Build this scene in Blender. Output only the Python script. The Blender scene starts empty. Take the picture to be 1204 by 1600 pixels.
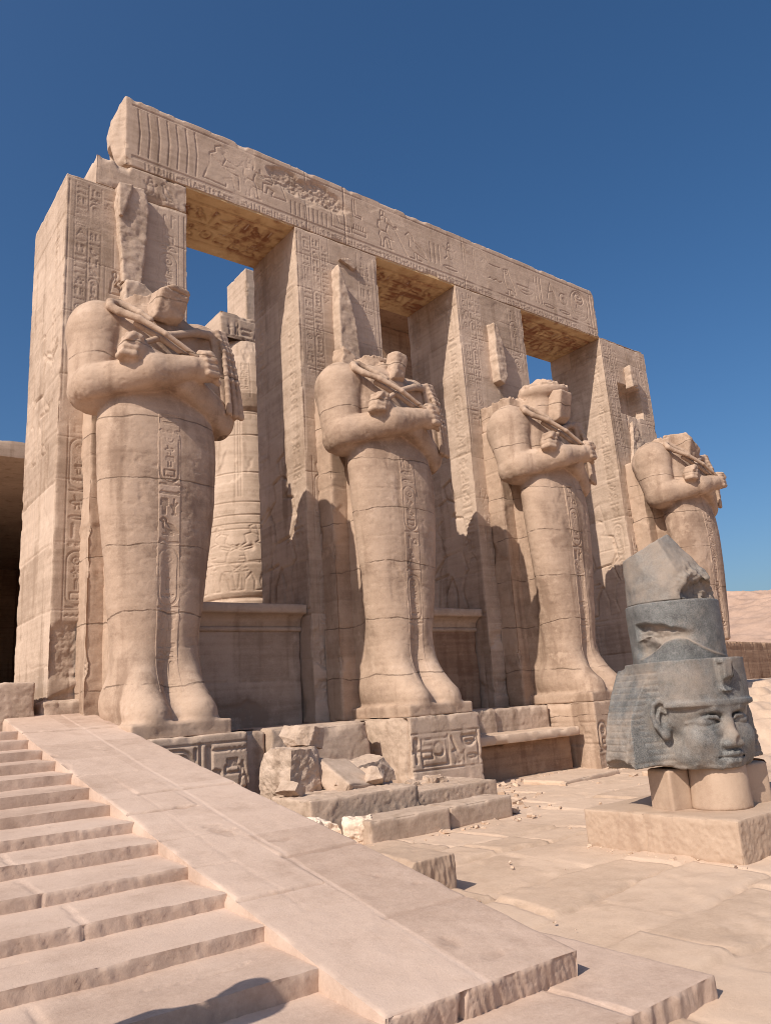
import bpy, math, random
import numpy as np

# ------------------------------------------------------------------ camera, sky, sun
scn = bpy.context.scene
def setup_view():
    yaw, pitch, roll = math.radians(38.134), math.radians(13.9505), math.radians(-3.9228)
    f = np.array([math.sin(yaw)*math.cos(pitch), math.cos(yaw)*math.cos(pitch), math.sin(pitch)])
    r0 = np.array([math.cos(yaw), -math.sin(yaw), 0.0]); u0 = np.cross(r0, f)
    r = math.cos(roll)*r0 + math.sin(roll)*u0
    u = -math.sin(roll)*r0 + math.cos(roll)*u0
    cam = bpy.data.cameras.new('camera'); o = bpy.data.objects.new('camera', cam)
    scn.collection.objects.link(o)
    from mathutils import Matrix
    m = Matrix(((r[0], u[0], -f[0], -3.2113), (r[1], u[1], -f[1], -12.8658), (r[2], u[2], -f[2], 1.6), (0, 0, 0, 1)))
    o.matrix_world = m
    cam.sensor_fit = 'VERTICAL'; cam.sensor_height = 24.0; cam.lens = 1197.66*24/1600
    cam.clip_start = 0.05; cam.clip_end = 6000
    scn.camera = o
setup_view()
LDIR = np.array([1.0, 0.30, -0.94]); LDIR /= np.linalg.norm(LDIR)
SUN_EL = math.asin(-LDIR[2]); SUN_AZ = math.atan2(-LDIR[0], -LDIR[1])
world = bpy.data.worlds.new('World'); scn.world = world; world.use_nodes = True
nt = world.node_tree; nt.nodes.clear()
sky = nt.nodes.new('ShaderNodeTexSky'); sky.sky_type = 'NISHITA'; sky.sun_disc = False
sky.sun_elevation = SUN_EL; sky.sun_rotation = SUN_AZ
sky.altitude = 0; sky.air_density = 1.0; sky.dust_density = 2.6; sky.ozone_density = 4.0
bg = nt.nodes.new('ShaderNodeBackground'); bg.inputs['Strength'].default_value = 0.107
wo = nt.nodes.new('ShaderNodeOutputWorld')
hs = nt.nodes.new('ShaderNodeHueSaturation'); hs.inputs['Saturation'].default_value = 1.22; hs.inputs['Hue'].default_value = 0.50
nt.links.new(sky.outputs[0], hs.inputs['Color']); nt.links.new(hs.outputs[0], bg.inputs[0]); nt.links.new(bg.outputs[0], wo.inputs[0])
sl = bpy.data.lights.new('sun', 'SUN'); sl.energy = 4.9; sl.angle = math.radians(0.53); sl.color = (1.0, 0.90, 0.78)
so = bpy.data.objects.new('sun', sl); scn.collection.objects.link(so)
from mathutils import Vector
so.rotation_euler = Vector(LDIR.tolist()).to_track_quat('-Z', 'Y').to_euler()
so.location = (-20, -8, 25)
scn.view_settings.view_transform = 'Standard'; scn.view_settings.look = 'None'
scn.view_settings.exposure = 0.05; scn.view_settings.gamma = 1.0
scn.render.engine = 'CYCLES'; scn.cycles.filter_width = 1.0; scn.cycles.use_denoising = True; scn.cycles.denoising_input_passes = 'RGB_ALBEDO_NORMAL'; scn.cycles.denoising_prefilter = 'ACCURATE'

# ------------------------------------------------------------------ noise
def _hash(ix, iy, iz, seed):
    h = (ix.astype(np.int64)*73856093) ^ (iy.astype(np.int64)*19349663) ^ (iz.astype(np.int64)*83492791) ^ (seed*2654435761 & 0x7fffffff)
    h = h & 0xffffffff
    h = ((h ^ (h >> 15))*2246822519) & 0xffffffff
    h = ((h ^ (h >> 13))*3266489917) & 0xffffffff
    h = h ^ (h >> 16)
    return (h & 0xffffff).astype(np.float32)/np.float32(0xffffff)
def vnoise(P, seed=0):
    P = np.asarray(P, dtype=np.float32)
    i = np.floor(P); f = P-i; f = f*f*(3-2*f); i = i.astype(np.int64)
    r = 0
    for dx in (0, 1):
        wx = f[:, 0] if dx else 1-f[:, 0]
        for dy in (0, 1):
            wy = f[:, 1] if dy else 1-f[:, 1]
            for dz in (0, 1):
                wz = f[:, 2] if dz else 1-f[:, 2]
                r = r + wx*wy*wz*_hash(i[:, 0]+dx, i[:, 1]+dy, i[:, 2]+dz, seed)
    return r
def fbm(P, octaves=4, seed=0, gain=0.5):
    P = np.asarray(P, dtype=np.float32); a = 1.0; s = 0; t = 0
    for k in range(octaves):
        s = s + a*vnoise(P*(2.03**k)+k*7.13, seed+k); t += a; a *= gain
    return s/t            # 0..1
def sstep(a, b, x):
    t = np.clip((x-a)/(b-a), 0, 1); return t*t*(3-2*t)

# ------------------------------------------------------------------ materials
def nd(nt, typ, **kw):
    n = nt.nodes.new(typ)
    for k, v in kw.items():
        if k.startswith('i_'): n.inputs[k[2:]].default_value = v
        else: setattr(n, k, v)
    return n
def stone_mat(name, c_light, c_mid, c_dark, grain=1.0, rough=0.92, strata=0.25, spec=0.15, bump=1.0, pits=0.3, stain=1.0, joints=0.0):
    m = bpy.data.materials.new(name); m.use_nodes = True; nt = m.node_tree; nt.nodes.clear(); L = nt.links.new
    geo = nd(nt, 'ShaderNodeNewGeometry')
    big = nd(nt, 'ShaderNodeTexNoise'); big.inputs['Scale'].default_value = 0.7; big.inputs['Detail'].default_value = 6; big.inputs['Roughness'].default_value = 0.62
    med = nd(nt, 'ShaderNodeTexNoise'); med.inputs['Scale'].default_value = 6.0; med.inputs['Detail'].default_value = 8; med.inputs['Roughness'].default_value = 0.7
    fine = nd(nt, 'ShaderNodeTexNoise'); fine.inputs['Scale'].default_value = 38.0; fine.inputs['Detail'].default_value = 6; fine.inputs['Roughness'].default_value = 0.8
    mp = nd(nt, 'ShaderNodeMapping'); mp.inputs['Scale'].default_value = (0.35, 0.35, 7.0); mp.inputs['Rotation'].default_value = (0.05, 0.03, 0)
    strat = nd(nt, 'ShaderNodeTexNoise'); strat.inputs['Scale'].default_value = 1.6; strat.inputs['Detail'].default_value = 5
    for n in (big, med, fine): L(geo.outputs['Position'], n.inputs['Vector'])
    L(geo.outputs['Position'], mp.inputs['Vector']); L(mp.outputs[0], strat.inputs['Vector'])
    att = nd(nt, 'ShaderNodeAttribute'); att.attribute_name = 'tint'
    # mix factor = big*.5 + strat*strata + med*.25 + (tint)
    def math_(op, a, b, clamp=False):
        n = nd(nt, 'ShaderNodeMath', operation=op); n.use_clamp = clamp
        for k, v in enumerate((a, b)):
            if isinstance(v, (int, float)): n.inputs[k].default_value = v
            else: L(v, n.inputs[k])
        return n.outputs[0]
    s = math_('MULTIPLY', big.outputs[0], 0.75)
    s = math_('ADD', s, math_('MULTIPLY', math_('SUBTRACT', strat.outputs[0], 0.5), strata*2))
    s = math_('ADD', s, math_('MULTIPLY', math_('SUBTRACT', med.outputs[0], 0.5), 0.55))
    s = math_('ADD', s, math_('MULTIPLY', math_('SUBTRACT', fine.outputs[0], 0.5), 0.55*grain))
    mp2 = nd(nt, 'ShaderNodeMapping'); mp2.inputs['Scale'].default_value = (2.6, 2.6, 0.22)
    run = nd(nt, 'ShaderNodeTexNoise'); run.inputs['Scale'].default_value = 1.3; run.inputs['Detail'].default_value = 4; L(geo.outputs['Position'], mp2.inputs['Vector']); L(mp2.outputs[0], run.inputs['Vector'])
    rn = nd(nt, 'ShaderNodeMapRange'); rn.inputs['From Min'].default_value = 0.56; rn.inputs['From Max'].default_value = 0.74; rn.inputs['To Max'].default_value = -0.30*stain; L(run.outputs[0], rn.inputs['Value'])
    pal = nd(nt, 'ShaderNodeTexNoise'); pal.inputs['Scale'].default_value = 1.9; pal.inputs['Detail'].default_value = 7; pal.inputs['Roughness'].default_value = 0.7; L(geo.outputs['Position'], pal.inputs['Vector'])
    pl = nd(nt, 'ShaderNodeMapRange'); pl.inputs['From Min'].default_value = 0.58; pl.inputs['From Max'].default_value = 0.66; pl.inputs['To Max'].default_value = 0.22*stain; L(pal.outputs[0], pl.inputs['Value'])
    s = math_('ADD', s, math_('ADD', rn.outputs[0], pl.outputs[0]))
    s = math_('ADD', s, att.outputs['Fac'])
    ramp = nd(nt, 'ShaderNodeValToRGB'); e = ramp.color_ramp.elements
    e[0].position = 0.08; e[0].color = (*c_dark, 1); e[1].position = 0.78; e[1].color = (*c_light, 1)
    k = ramp.color_ramp.elements.new(0.42); k.color = (*c_mid, 1)
    L(s, ramp.inputs[0])
    # sparse dark pits
    vor = nd(nt, 'ShaderNodeTexVoronoi'); vor.inputs['Scale'].default_value = 7.0; vor.inputs['Detail'].default_value = 1.5; L(geo.outputs['Position'], vor.inputs['Vector'])
    pit = nd(nt, 'ShaderNodeMapRange'); pit.inputs['From Min'].default_value = 0.05; pit.inputs['From Max'].default_value = 0.16
    pit.inputs['To Min'].default_value = 1-pits; pit.inputs['To Max'].default_value = 1.0; L(vor.outputs['Distance'], pit.inputs['Value'])
    mul = nd(nt, 'ShaderNodeMix', data_type='RGBA', blend_type='MULTIPLY'); mul.inputs['Factor'].default_value = 1.0
    L(ramp.outputs[0], mul.inputs['A']); L(pit.outputs[0], mul.inputs['B'])
    jm = None
    if joints:      # thin open bed joints between the stacked stones, broken and wandering
        sp = nd(nt, 'ShaderNodeSeparateXYZ'); L(geo.outputs['Position'], sp.inputs[0])
        wv = nd(nt, 'ShaderNodeTexNoise'); wv.inputs['Scale'].default_value = 1.1; wv.inputs['Detail'].default_value = 5; L(geo.outputs['Position'], wv.inputs['Vector'])
        zz = math_('ADD', sp.outputs[2], math_('MULTIPLY', math_('SUBTRACT', wv.outputs[0], 0.5), 0.30))
        d = math_('PINGPONG', zz, 0.52)
        line = nd(nt, 'ShaderNodeMapRange'); line.inputs['From Min'].default_value = 0.006; line.inputs['From Max'].default_value = 0.016; line.inputs['To Min'].default_value = 1; line.inputs['To Max'].default_value = 0; L(d, line.inputs['Value'])
        ms = nd(nt, 'ShaderNodeMapRange'); ms.inputs['From Min'].default_value = 0.40; ms.inputs['From Max'].default_value = 0.52; L(pal.outputs[0], ms.inputs['Value'])
        jm = math_('MULTIPLY', line.outputs[0], ms.outputs[0])
        dk = nd(nt, 'ShaderNodeMix', data_type='RGBA'); L(math_('MULTIPLY', jm, 0.62), dk.inputs['Factor']); L(mul.outputs['Result'], dk.inputs['A']); dk.inputs['B'].default_value = (0.10, 0.065, 0.045, 1); mul = dk
    b = nd(nt, 'ShaderNodeBsdfPrincipled'); b.inputs['Roughness'].default_value = rough; b.inputs['Specular IOR Level'].default_value = spec
    L(mul.outputs['Result'], b.inputs['Base Color'])
    # bump
    h = math_('ADD', math_('MULTIPLY', med.outputs[0], 0.010), math_('MULTIPLY', fine.outputs[0], 0.011))
    h = math_('ADD', h, math_('MULTIPLY', pit.outputs[0], 0.004))
    if jm is not None: h = math_('SUBTRACT', h, math_('MULTIPLY', jm, 0.02))
    bp = nd(nt, 'ShaderNodeBump'); bp.inputs['Strength'].default_value = 0.55*bump; bp.inputs['Distance'].default_value = 1.0
    L(h, bp.inputs['Height']); L(bp.outputs[0], b.inputs['Normal'])
    out = nd(nt, 'ShaderNodeOutputMaterial'); L(b.outputs[0], out.inputs[0])
    return m
M = {}
M['sand_stone'] = stone_mat('sandstone', (0.59, 0.457, 0.362), (0.485, 0.368, 0.285), (0.32, 0.232, 0.172))
M['statue_stone'] = stone_mat('statue_sandstone', (0.525, 0.390, 0.300), (0.44, 0.319, 0.238), (0.285, 0.197, 0.143), strata=0.15, bump=0.9, pits=0.0, stain=1.3, joints=1.0)
M['floor_stone'] = stone_mat('floor_slabs', (0.61, 0.463, 0.353), (0.55, 0.408, 0.306), (0.43, 0.31, 0.225), strata=0.0, bump=0.7, pits=0.2, stain=0.5)
M['step_stone'] = stone_mat('step_slabs', (0.60, 0.46, 0.375), (0.53, 0.395, 0.315), (0.40, 0.285, 0.22), strata=0.05, bump=0.8, pits=0.2, stain=0.5)
M['plinth_stone'] = stone_mat('plinth_stone', (0.50, 0.37, 0.28), (0.45, 0.33, 0.245), (0.37, 0.26, 0.19), strata=0.08, bump=0.6, pits=0.1)
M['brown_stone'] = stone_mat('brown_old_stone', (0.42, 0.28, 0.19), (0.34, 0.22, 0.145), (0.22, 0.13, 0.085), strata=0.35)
M['paint_stone'] = stone_mat('painted_soffit', (0.70, 0.53, 0.32), (0.58, 0.41, 0.23), (0.30, 0.15, 0.085), strata=0.0, bump=1.2, grain=0.5)
M['white_stone'] = stone_mat('white_mortar', (0.85, 0.72, 0.60), (0.78, 0.63, 0.50), (0.6, 0.46, 0.35), strata=0.0)
M['hill_stone'] = stone_mat('desert_hill', (0.50, 0.345, 0.265), (0.44, 0.30, 0.225), (0.35, 0.235, 0.175), strata=0.0, bump=0.4, pits=0.0)
def granite_mat():
    m = bpy.data.materials.new('grey_granite'); m.use_nodes = True; nt = m.node_tree; nt.nodes.clear(); L = nt.links.new
    geo = nd(nt, 'ShaderNodeNewGeometry')
    n1 = nd(nt, 'ShaderNodeTexNoise'); n1.inputs['Scale'].default_value = 95; n1.inputs['Detail'].default_value = 3; n1.inputs['Roughness'].default_value = 0.7
    n2 = nd(nt, 'ShaderNodeTexNoise'); n2.inputs['Scale'].default_value = 2.3; n2.inputs['Detail'].default_value = 9; n2.inputs['Roughness'].default_value = 0.72
    vo = nd(nt, 'ShaderNodeTexVoronoi'); vo.inputs['Scale'].default_value = 42
    for n in (n1, n2, vo): L(geo.outputs['Position'], n.inputs['Vector'])
    att = nd(nt, 'ShaderNodeAttribute'); att.attribute_name = 'tint'
    r1 = nd(nt, 'ShaderNodeValToRGB'); e = r1.color_ramp.elements
    e[0].position = 0.36; e[0].color = (0.078, 0.077, 0.075, 1); e[1].position = 0.66; e[1].color = (0.195, 0.188, 0.176, 1)
    k = r1.color_ramp.elements.new(0.5); k.color = (0.132, 0.134, 0.132, 1)
    L(n1.outputs[0], r1.inputs[0])
    n3 = nd(nt, 'ShaderNodeTexNoise'); n3.inputs['Scale'].default_value = 9; n3.inputs['Detail'].default_value = 8; n3.inputs['Roughness'].default_value = 0.75; L(geo.outputs['Position'], n3.inputs['Vector'])
    mo = nd(nt, 'ShaderNodeMapRange'); mo.inputs['From Min'].default_value = 0.3; mo.inputs['From Max'].default_value = 0.7; mo.inputs['To Min'].default_value = 0.5; mo.inputs['To Max'].default_value = 1.4; L(n3.outputs[0], mo.inputs['Value'])
    # feldspar flecks
    r2 = nd(nt, 'ShaderNodeMapRange'); r2.inputs['From Min'].default_value = 0.10; r2.inputs['From Max'].default_value = 0.28; r2.inputs['To Min'].default_value = 0.22; r2.inputs['To Max'].default_value = 0.0
    L(vo.outputs['Distance'], r2.inputs['Value'])
    mx = nd(nt, 'ShaderNodeMix', data_type='RGBA'); L(r2.outputs[0], mx.inputs['Factor']); L(r1.outputs[0], mx.inputs['A']); mx.inputs['B'].default_value = (0.42, 0.36, 0.30, 1)
    # pinkish brown veins and dust; tint marks broken / dusty surface, and shade on the crown top
    ad = nd(nt, 'ShaderNodeMath', operation='ADD'); L(n2.outputs[0], ad.inputs[0]); L(att.outputs['Fac'], ad.inputs[1])
    r3 = nd(nt, 'ShaderNodeMapRange'); r3.inputs['From Min'].default_value = 0.46; r3.inputs['From Max'].default_value = 0.82; r3.inputs['To Max'].default_value = 0.75
    L(ad.outputs[0], r3.inputs['Value'])
    mx2 = nd(nt, 'ShaderNodeMix', data_type='RGBA'); L(r3.outputs[0], mx2.inputs['Factor']); ml = nd(nt, 'ShaderNodeMix', data_type='RGBA', blend_type='MULTIPLY'); ml.inputs['Factor'].default_value = 1.0; L(mx.outputs['Result'], ml.inputs['A']); L(mo.outputs[0], ml.inputs['B']); L(ml.outputs['Result'], mx2.inputs['A']); mx2.inputs['B'].default_value = (0.33, 0.262, 0.208, 1)
    b = nd(nt, 'ShaderNodeBsdfPrincipled'); b.inputs['Specular IOR Level'].default_value = 0.45
    L(mx2.outputs['Result'], b.inputs['Base Color'])
    rr = nd(nt, 'ShaderNodeMapRange'); rr.inputs['From Min'].default_value = 0.4; rr.inputs['From Max'].default_value = 0.8; rr.inputs['To Min'].default_value = 0.5; rr.inputs['To Max'].default_value = 0.9
    L(ad.outputs[0], rr.inputs['Value']); L(rr.outputs[0], b.inputs['Roughness'])
    bp = nd(nt, 'ShaderNodeBump'); bp.inputs['Strength'].default_value = 0.25; bp.inputs['Distance'].default_value = 0.02; L(n1.outputs[0], bp.inputs['Height']); L(bp.outputs[0], b.inputs['Normal'])
    out = nd(nt, 'ShaderNodeOutputMaterial'); L(b.outputs[0], out.inputs[0])
    return m
M['granite'] = granite_mat()
def plain_mat(name, col, rough=0.8):
    m = bpy.data.materials.new(name); m.use_nodes = True; nt = m.node_tree; b = nt.nodes['Principled BSDF']
    n = nd(nt, 'ShaderNodeTexNoise'); n.inputs['Scale'].default_value = 30
    mp = nd(nt, 'ShaderNodeMapRange'); mp.inputs['To Min'].default_value = 0.8; mp.inputs['To Max'].default_value = 1.15; nt.links.new(n.outputs[0], mp.inputs['Value'])
    mx = nd(nt, 'ShaderNodeMix', data_type='RGBA', blend_type='MULTIPLY'); mx.inputs['Factor'].default_value = 1; mx.inputs['A'].default_value = (*col, 1)
    nt.links.new(mp.outputs[0], mx.inputs['B']); nt.links.new(mx.outputs['Result'], b.inputs['Base Color']); b.inputs['Roughness'].default_value = rough
    return m
M['cloth'] = plain_mat('blue_cotton', (0.10, 0.14, 0.22)); M['straw'] = plain_mat('straw_hat', (0.55, 0.42, 0.25)); M['skin'] = plain_mat('skin', (0.45, 0.28, 0.19), 0.55)

# ------------------------------------------------------------------ mesh and object helpers
def mk(name, V, Q, mat, parent=None, tint=None, smooth=True, loc=None):
    V = np.asarray(V, dtype=np.float32); Q = np.asarray(Q, dtype=np.int32)
    me = bpy.data.meshes.new(name); n = len(V); k = Q.shape[1]
    me.vertices.add(n); me.vertices.foreach_set('co', V.ravel())
    me.loops.add(len(Q)*k); me.loops.foreach_set('vertex_index', Q.ravel())
    me.polygons.add(len(Q)); me.polygons.foreach_set('loop_start', np.arange(0, len(Q)*k, k, dtype=np.int32))
    me.polygons.foreach_set('loop_total', np.full(len(Q), k, dtype=np.int32))
    me.polygons.foreach_set('use_smooth', np.full(len(Q), smooth, dtype=bool))
    a = me.attributes.new('tint', 'FLOAT', 'POINT')
    a.data.foreach_set('value', np.asarray(tint if tint is not None else np.zeros(n), dtype=np.float32))
    me.materials.append(M[mat]); me.update(calc_edges=True); me.validate()
    o = bpy.data.objects.new(name, me); scn.collection.objects.link(o)
    if parent is not None: o.parent = parent
    if loc is not None: o.location = loc
    return o
def tag(o, label, cat, group=None):
    o['label'] = label; o['category'] = cat
    if group: o['group'] = group
    return o
def thing(name, label, cat, loc=(0, 0, 0), rotz=0.0, group=None):
    o = bpy.data.objects.new(name, None); scn.collection.objects.link(o); o.location = loc; o.rotation_euler = (0, 0, rotz); o.empty_display_size = 0.3
    return tag(o, label, cat, group)
def structure(o): o['kind'] = 'structure'; return o
class Acc:
    """gathers several grids into one mesh"""
    def __init__(s): s.V = []; s.Q = []; s.T = []; s.n = 0
    def add(s, V, Q, T=None):
        s.V.append(np.asarray(V, dtype=np.float32)); s.Q.append(np.asarray(Q)+s.n); s.T.append(np.zeros(len(V)) if T is None else np.asarray(T)); s.n += len(V)
    def build(s, name, mat, parent=None, **kw):
        return mk(name, np.concatenate(s.V), np.concatenate(s.Q), mat, parent, np.concatenate(s.T), **kw)
def grid_quads(nu, nv):
    i = np.arange(nu*nv).reshape(nu, nv)
    return np.stack([i[:-1, :-1], i[1:, :-1], i[1:, 1:], i[:-1, 1:]], -1).reshape(-1, 4)

# ------------------------------------------------------------------ carved relief
def C(cx, cy, rx, ry=None, a0=0, a1=360, n=16):
    ry = rx if ry is None else ry
    return [(cx+rx*math.cos(math.radians(a0+(a1-a0)*k/n)), cy+ry*math.sin(math.radians(a0+(a1-a0)*k/n))) for k in range(n+1)]
def B(x0, y0, x1, y1): return [(x0, y0), (x1, y0), (x1, y1), (x0, y1), (x0, y0)]
GLYPH = {
 'disk': [C(.5, .5, .36), C(.5, .5, .08)],
 'reed': [[(.5, 0), (.5, .35), (.3, .6), (.42, 1), (.62, .8), (.58, .5), (.5, .35)]],
 'water': [[(0, .45), (.14, .6), (.28, .4), (.42, .6), (.57, .4), (.71, .6), (.85, .4), (1, .55)]],
 'bread': [C(.5, .3, .36, .4, 0, 180), [(.14, .3), (.86, .3)]],
 'mouth': [C(.5, .5, .46, .2)],
 'eye': [C(.5, .5, .44, .22), C(.5, .5, .1)],
 'basket': [C(.5, .7, .46, .46, 180, 360), [(.04, .7), (.96, .7)], [(.3, .45), (.7, .45)]],
 'ankh': [C(.5, .75, .17, .24), [(.5, .5), (.5, 0)], [(.2, .45), (.8, .45)]],
 'chick': [[(.1, .85), (.25, .95), (.35, .8), (.3, .6), (.6, .5), (.9, .35), (.7, .25), (.45, .2), (.25, .35), (.15, .6), (.22, .75), (.1, .85)], [(.45, .2), (.45, 0), (.6, 0)], [(.6, .24), (.62, 0), (.75, 0)]],
 'vulture': [[(.05, .8), (.2, .95), (.35, .85), (.4, .65), (.7, .5), (.98, .1), (.6, .2), (.4, .25), (.2, .4), (.2, .7), (.05, .8)], [(.4, .25), (.4, 0), (.2, 0)], [(.52, .22), (.52, 0), (.7, 0)], [(.5, .5), (.85, .2)]],
 'owl': [[(.2, .95), (.5, .98), (.55, .75), (.8, .4), (.9, .1), (.65, .2), (.35, .2), (.2, .45), (.18, .75), (.2, .95)], [(.4, .2), (.4, 0), (.2, 0)], [(.55, .2), (.55, 0), (.7, 0)], C(.36, .85, .05)],
 'snake': [[(0, .35), (.15, .6), (.3, .6), (.38, .4), (.6, .38), (1, .4)], [(.05, .75), (.12, .6)]],
 'house': [[(.4, .2), (.05, .2), (.05, .8), (.95, .8), (.95, .2), (.6, .2)]],
 'stool': [B(.25, .2, .75, .75)],
 'strokes': [[(.25, .1), (.25, .9)], [(.5, .1), (.5, .9)], [(.75, .1), (.75, .9)]],
 'dots': [C(.15, .5, .1, n=8), C(.5, .5, .1, n=8), C(.85, .5, .1, n=8)],
 'man': [C(.45, .85, .12), [(.4, .73), (.25, .5), (.2, .2), (.15, .05), (.85, .05), (.8, .3), (.5, .35), (.6, .6), (.5, .73)], [(.5, .55), (.85, .65)]],
 'feather': [[(.45, 0), (.45, .85), (.55, 1), (.68, .9), (.6, .75), (.6, 0)]],
 'was': [[(.5, 0), (.5, .85), (.75, .95), (.85, .8)], [(.4, 0), (.5, .08), (.6, 0)]],
 'djed': [B(.38, 0, .62, .6), [(.15, .62), (.85, .62)], [(.15, .74), (.85, .74)], [(.15, .86), (.85, .86)], [(.2, .97), (.8, .97)]],
 'comb': [B(.05, .2, .95, .5), [(.2, .5), (.2, .8)], [(.35, .5), (.35, .8)], [(.5, .5), (.5, .8)], [(.65, .5), (.65, .8)], [(.8, .5), (.8, .8)]],
 'scarab': [C(.5, .45, .24, .32), C(.5, .83, .14), [(.28, .5), (.08, .7)], [(.72, .5), (.92, .7)], [(.3, .3), (.08, .1)], [(.7, .3), (.92, .1)], [(.26, .55), (.74, .55)]],
 'cobra': [[(.2, 0), (.9, 0), (.9, .15), (.5, .15), (.4, .4), (.5, .75), (.35, .95), (.2, .85), (.3, .7), (.22, .4), (.2, 0)]],
 'flag': [[(.35, 0), (.35, 1)], [(.35, .98), (.8, .86), (.35, .74)]],
 'arm': [[(0, .4), (.1, .6), (.25, .5), (.9, .5), (1, .65)], [(0, .4), (.9, .4), (1, .35)]],
 'leg': [[(.35, 1), (.35, .2), (.8, .2), (.8, .08), (.2, .08), (.2, 1)]],
 'throne': [B(.2, 0, .8, .5), [(.2, .5), (.2, 1), (.35, 1), (.35, .5)]],
 'hoe': [[(.1, 0), (.5, .95), (.95, .2)], [(.28, .4), (.72, .52)]],
 'sedge': [[(.5, 0), (.5, 1)], [(.5, .5), (.8, .75)], [(.5, .35), (.2, .6)], [(.35, 0), (.65, 0)]],
 'bee': [C(.35, .5, .25, .12), C(.68, .55, .12), [(.4, .6), (.3, .95), (.55, .62)], [(.4, .38), (.35, .1)], [(.55, .4), (.6, .1)]],
 'hill': [[(0, .2), (.15, .75), (.35, .75), (.5, .35), (.65, .75), (.85, .75), (1, .2), (0, .2)]],
 'loop': [C(.5, .7, .28, .22), [(.35, .5), (.25, .05)], [(.65, .5), (.75, .05)]],
 'bird2': [[(.02, .75), (.2, .85), (.32, .72), (.62, .55), (.98, .5), (.6, .35), (.35, .3), (.2, .5), (.2, .7), (.02, .75)], [(.38, .3), (.38, 0), (.22, 0)], [(.52, .33), (.52, 0), (.66, 0)]],
}
FLAT = ['water', 'mouth', 'snake', 'basket', 'arm', 'comb', 'hill', 'bread', 'house', 'eye', 'dots']
TALL = ['reed', 'feather', 'was', 'djed', 'flag', 'sedge', 'leg', 'strokes', 'ankh', 'loop']
BIGG = ['chick', 'vulture', 'owl', 'man', 'scarab', 'cobra', 'throne', 'hoe', 'bee', 'disk', 'bird2', 'stool']
# outline figures, unit height 1, facing +x
KING = [[(.0, .97), (-.09, .92), (-.1, .84), (-.05, .8), (-.17, .77), (-.2, .62), (-.12, .5), (-.18, .33), (-.13, .3), (-.1, .16), (-.14, .02), (-.02, .01), (-.03, .16), (.02, .3), (.1, .18), (.12, .02), (.26, .01), (.2, .06), (.18, .2), (.16, .36), (.08, .5), (.1, .62), (.16, .74), (.07, .8), (.08, .86), (.1, .93), (.0, .97)],
        [(.14, .74), (.3, .66), (.45, .72), (.44, .76), (.3, .71), (.17, .77)], [(-.17, .7), (-.2, .55), (-.08, .46)], [(-.1, .5), (.1, .48)], [(.0, .97), (.03, 1.08), (-.06, 1.12), (-.1, .94)], [(.08, .48), (.3, .3), (.06, .33)]]
KNEEL = [[(.0, .97), (-.13, .9), (-.12, .78), (-.25, .7), (-.25, .45), (-.32, .28), (-.4, .05), (.1, .02), (.12, .1), (.05, .2), (.25, .28), (.3, .06), (.42, .05), (.4, .38), (.1, .42), (.05, .55), (.12, .7), (.05, .78), (.12, .86), (.0, .97)],
         [(.1, .68), (.35, .6), (.48, .7)], [(.44, .68), (.52, .68), (.5, .8), (.44, .68)], [(-.2, .65), (.0, .5), (.3, .52)]]
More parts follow.
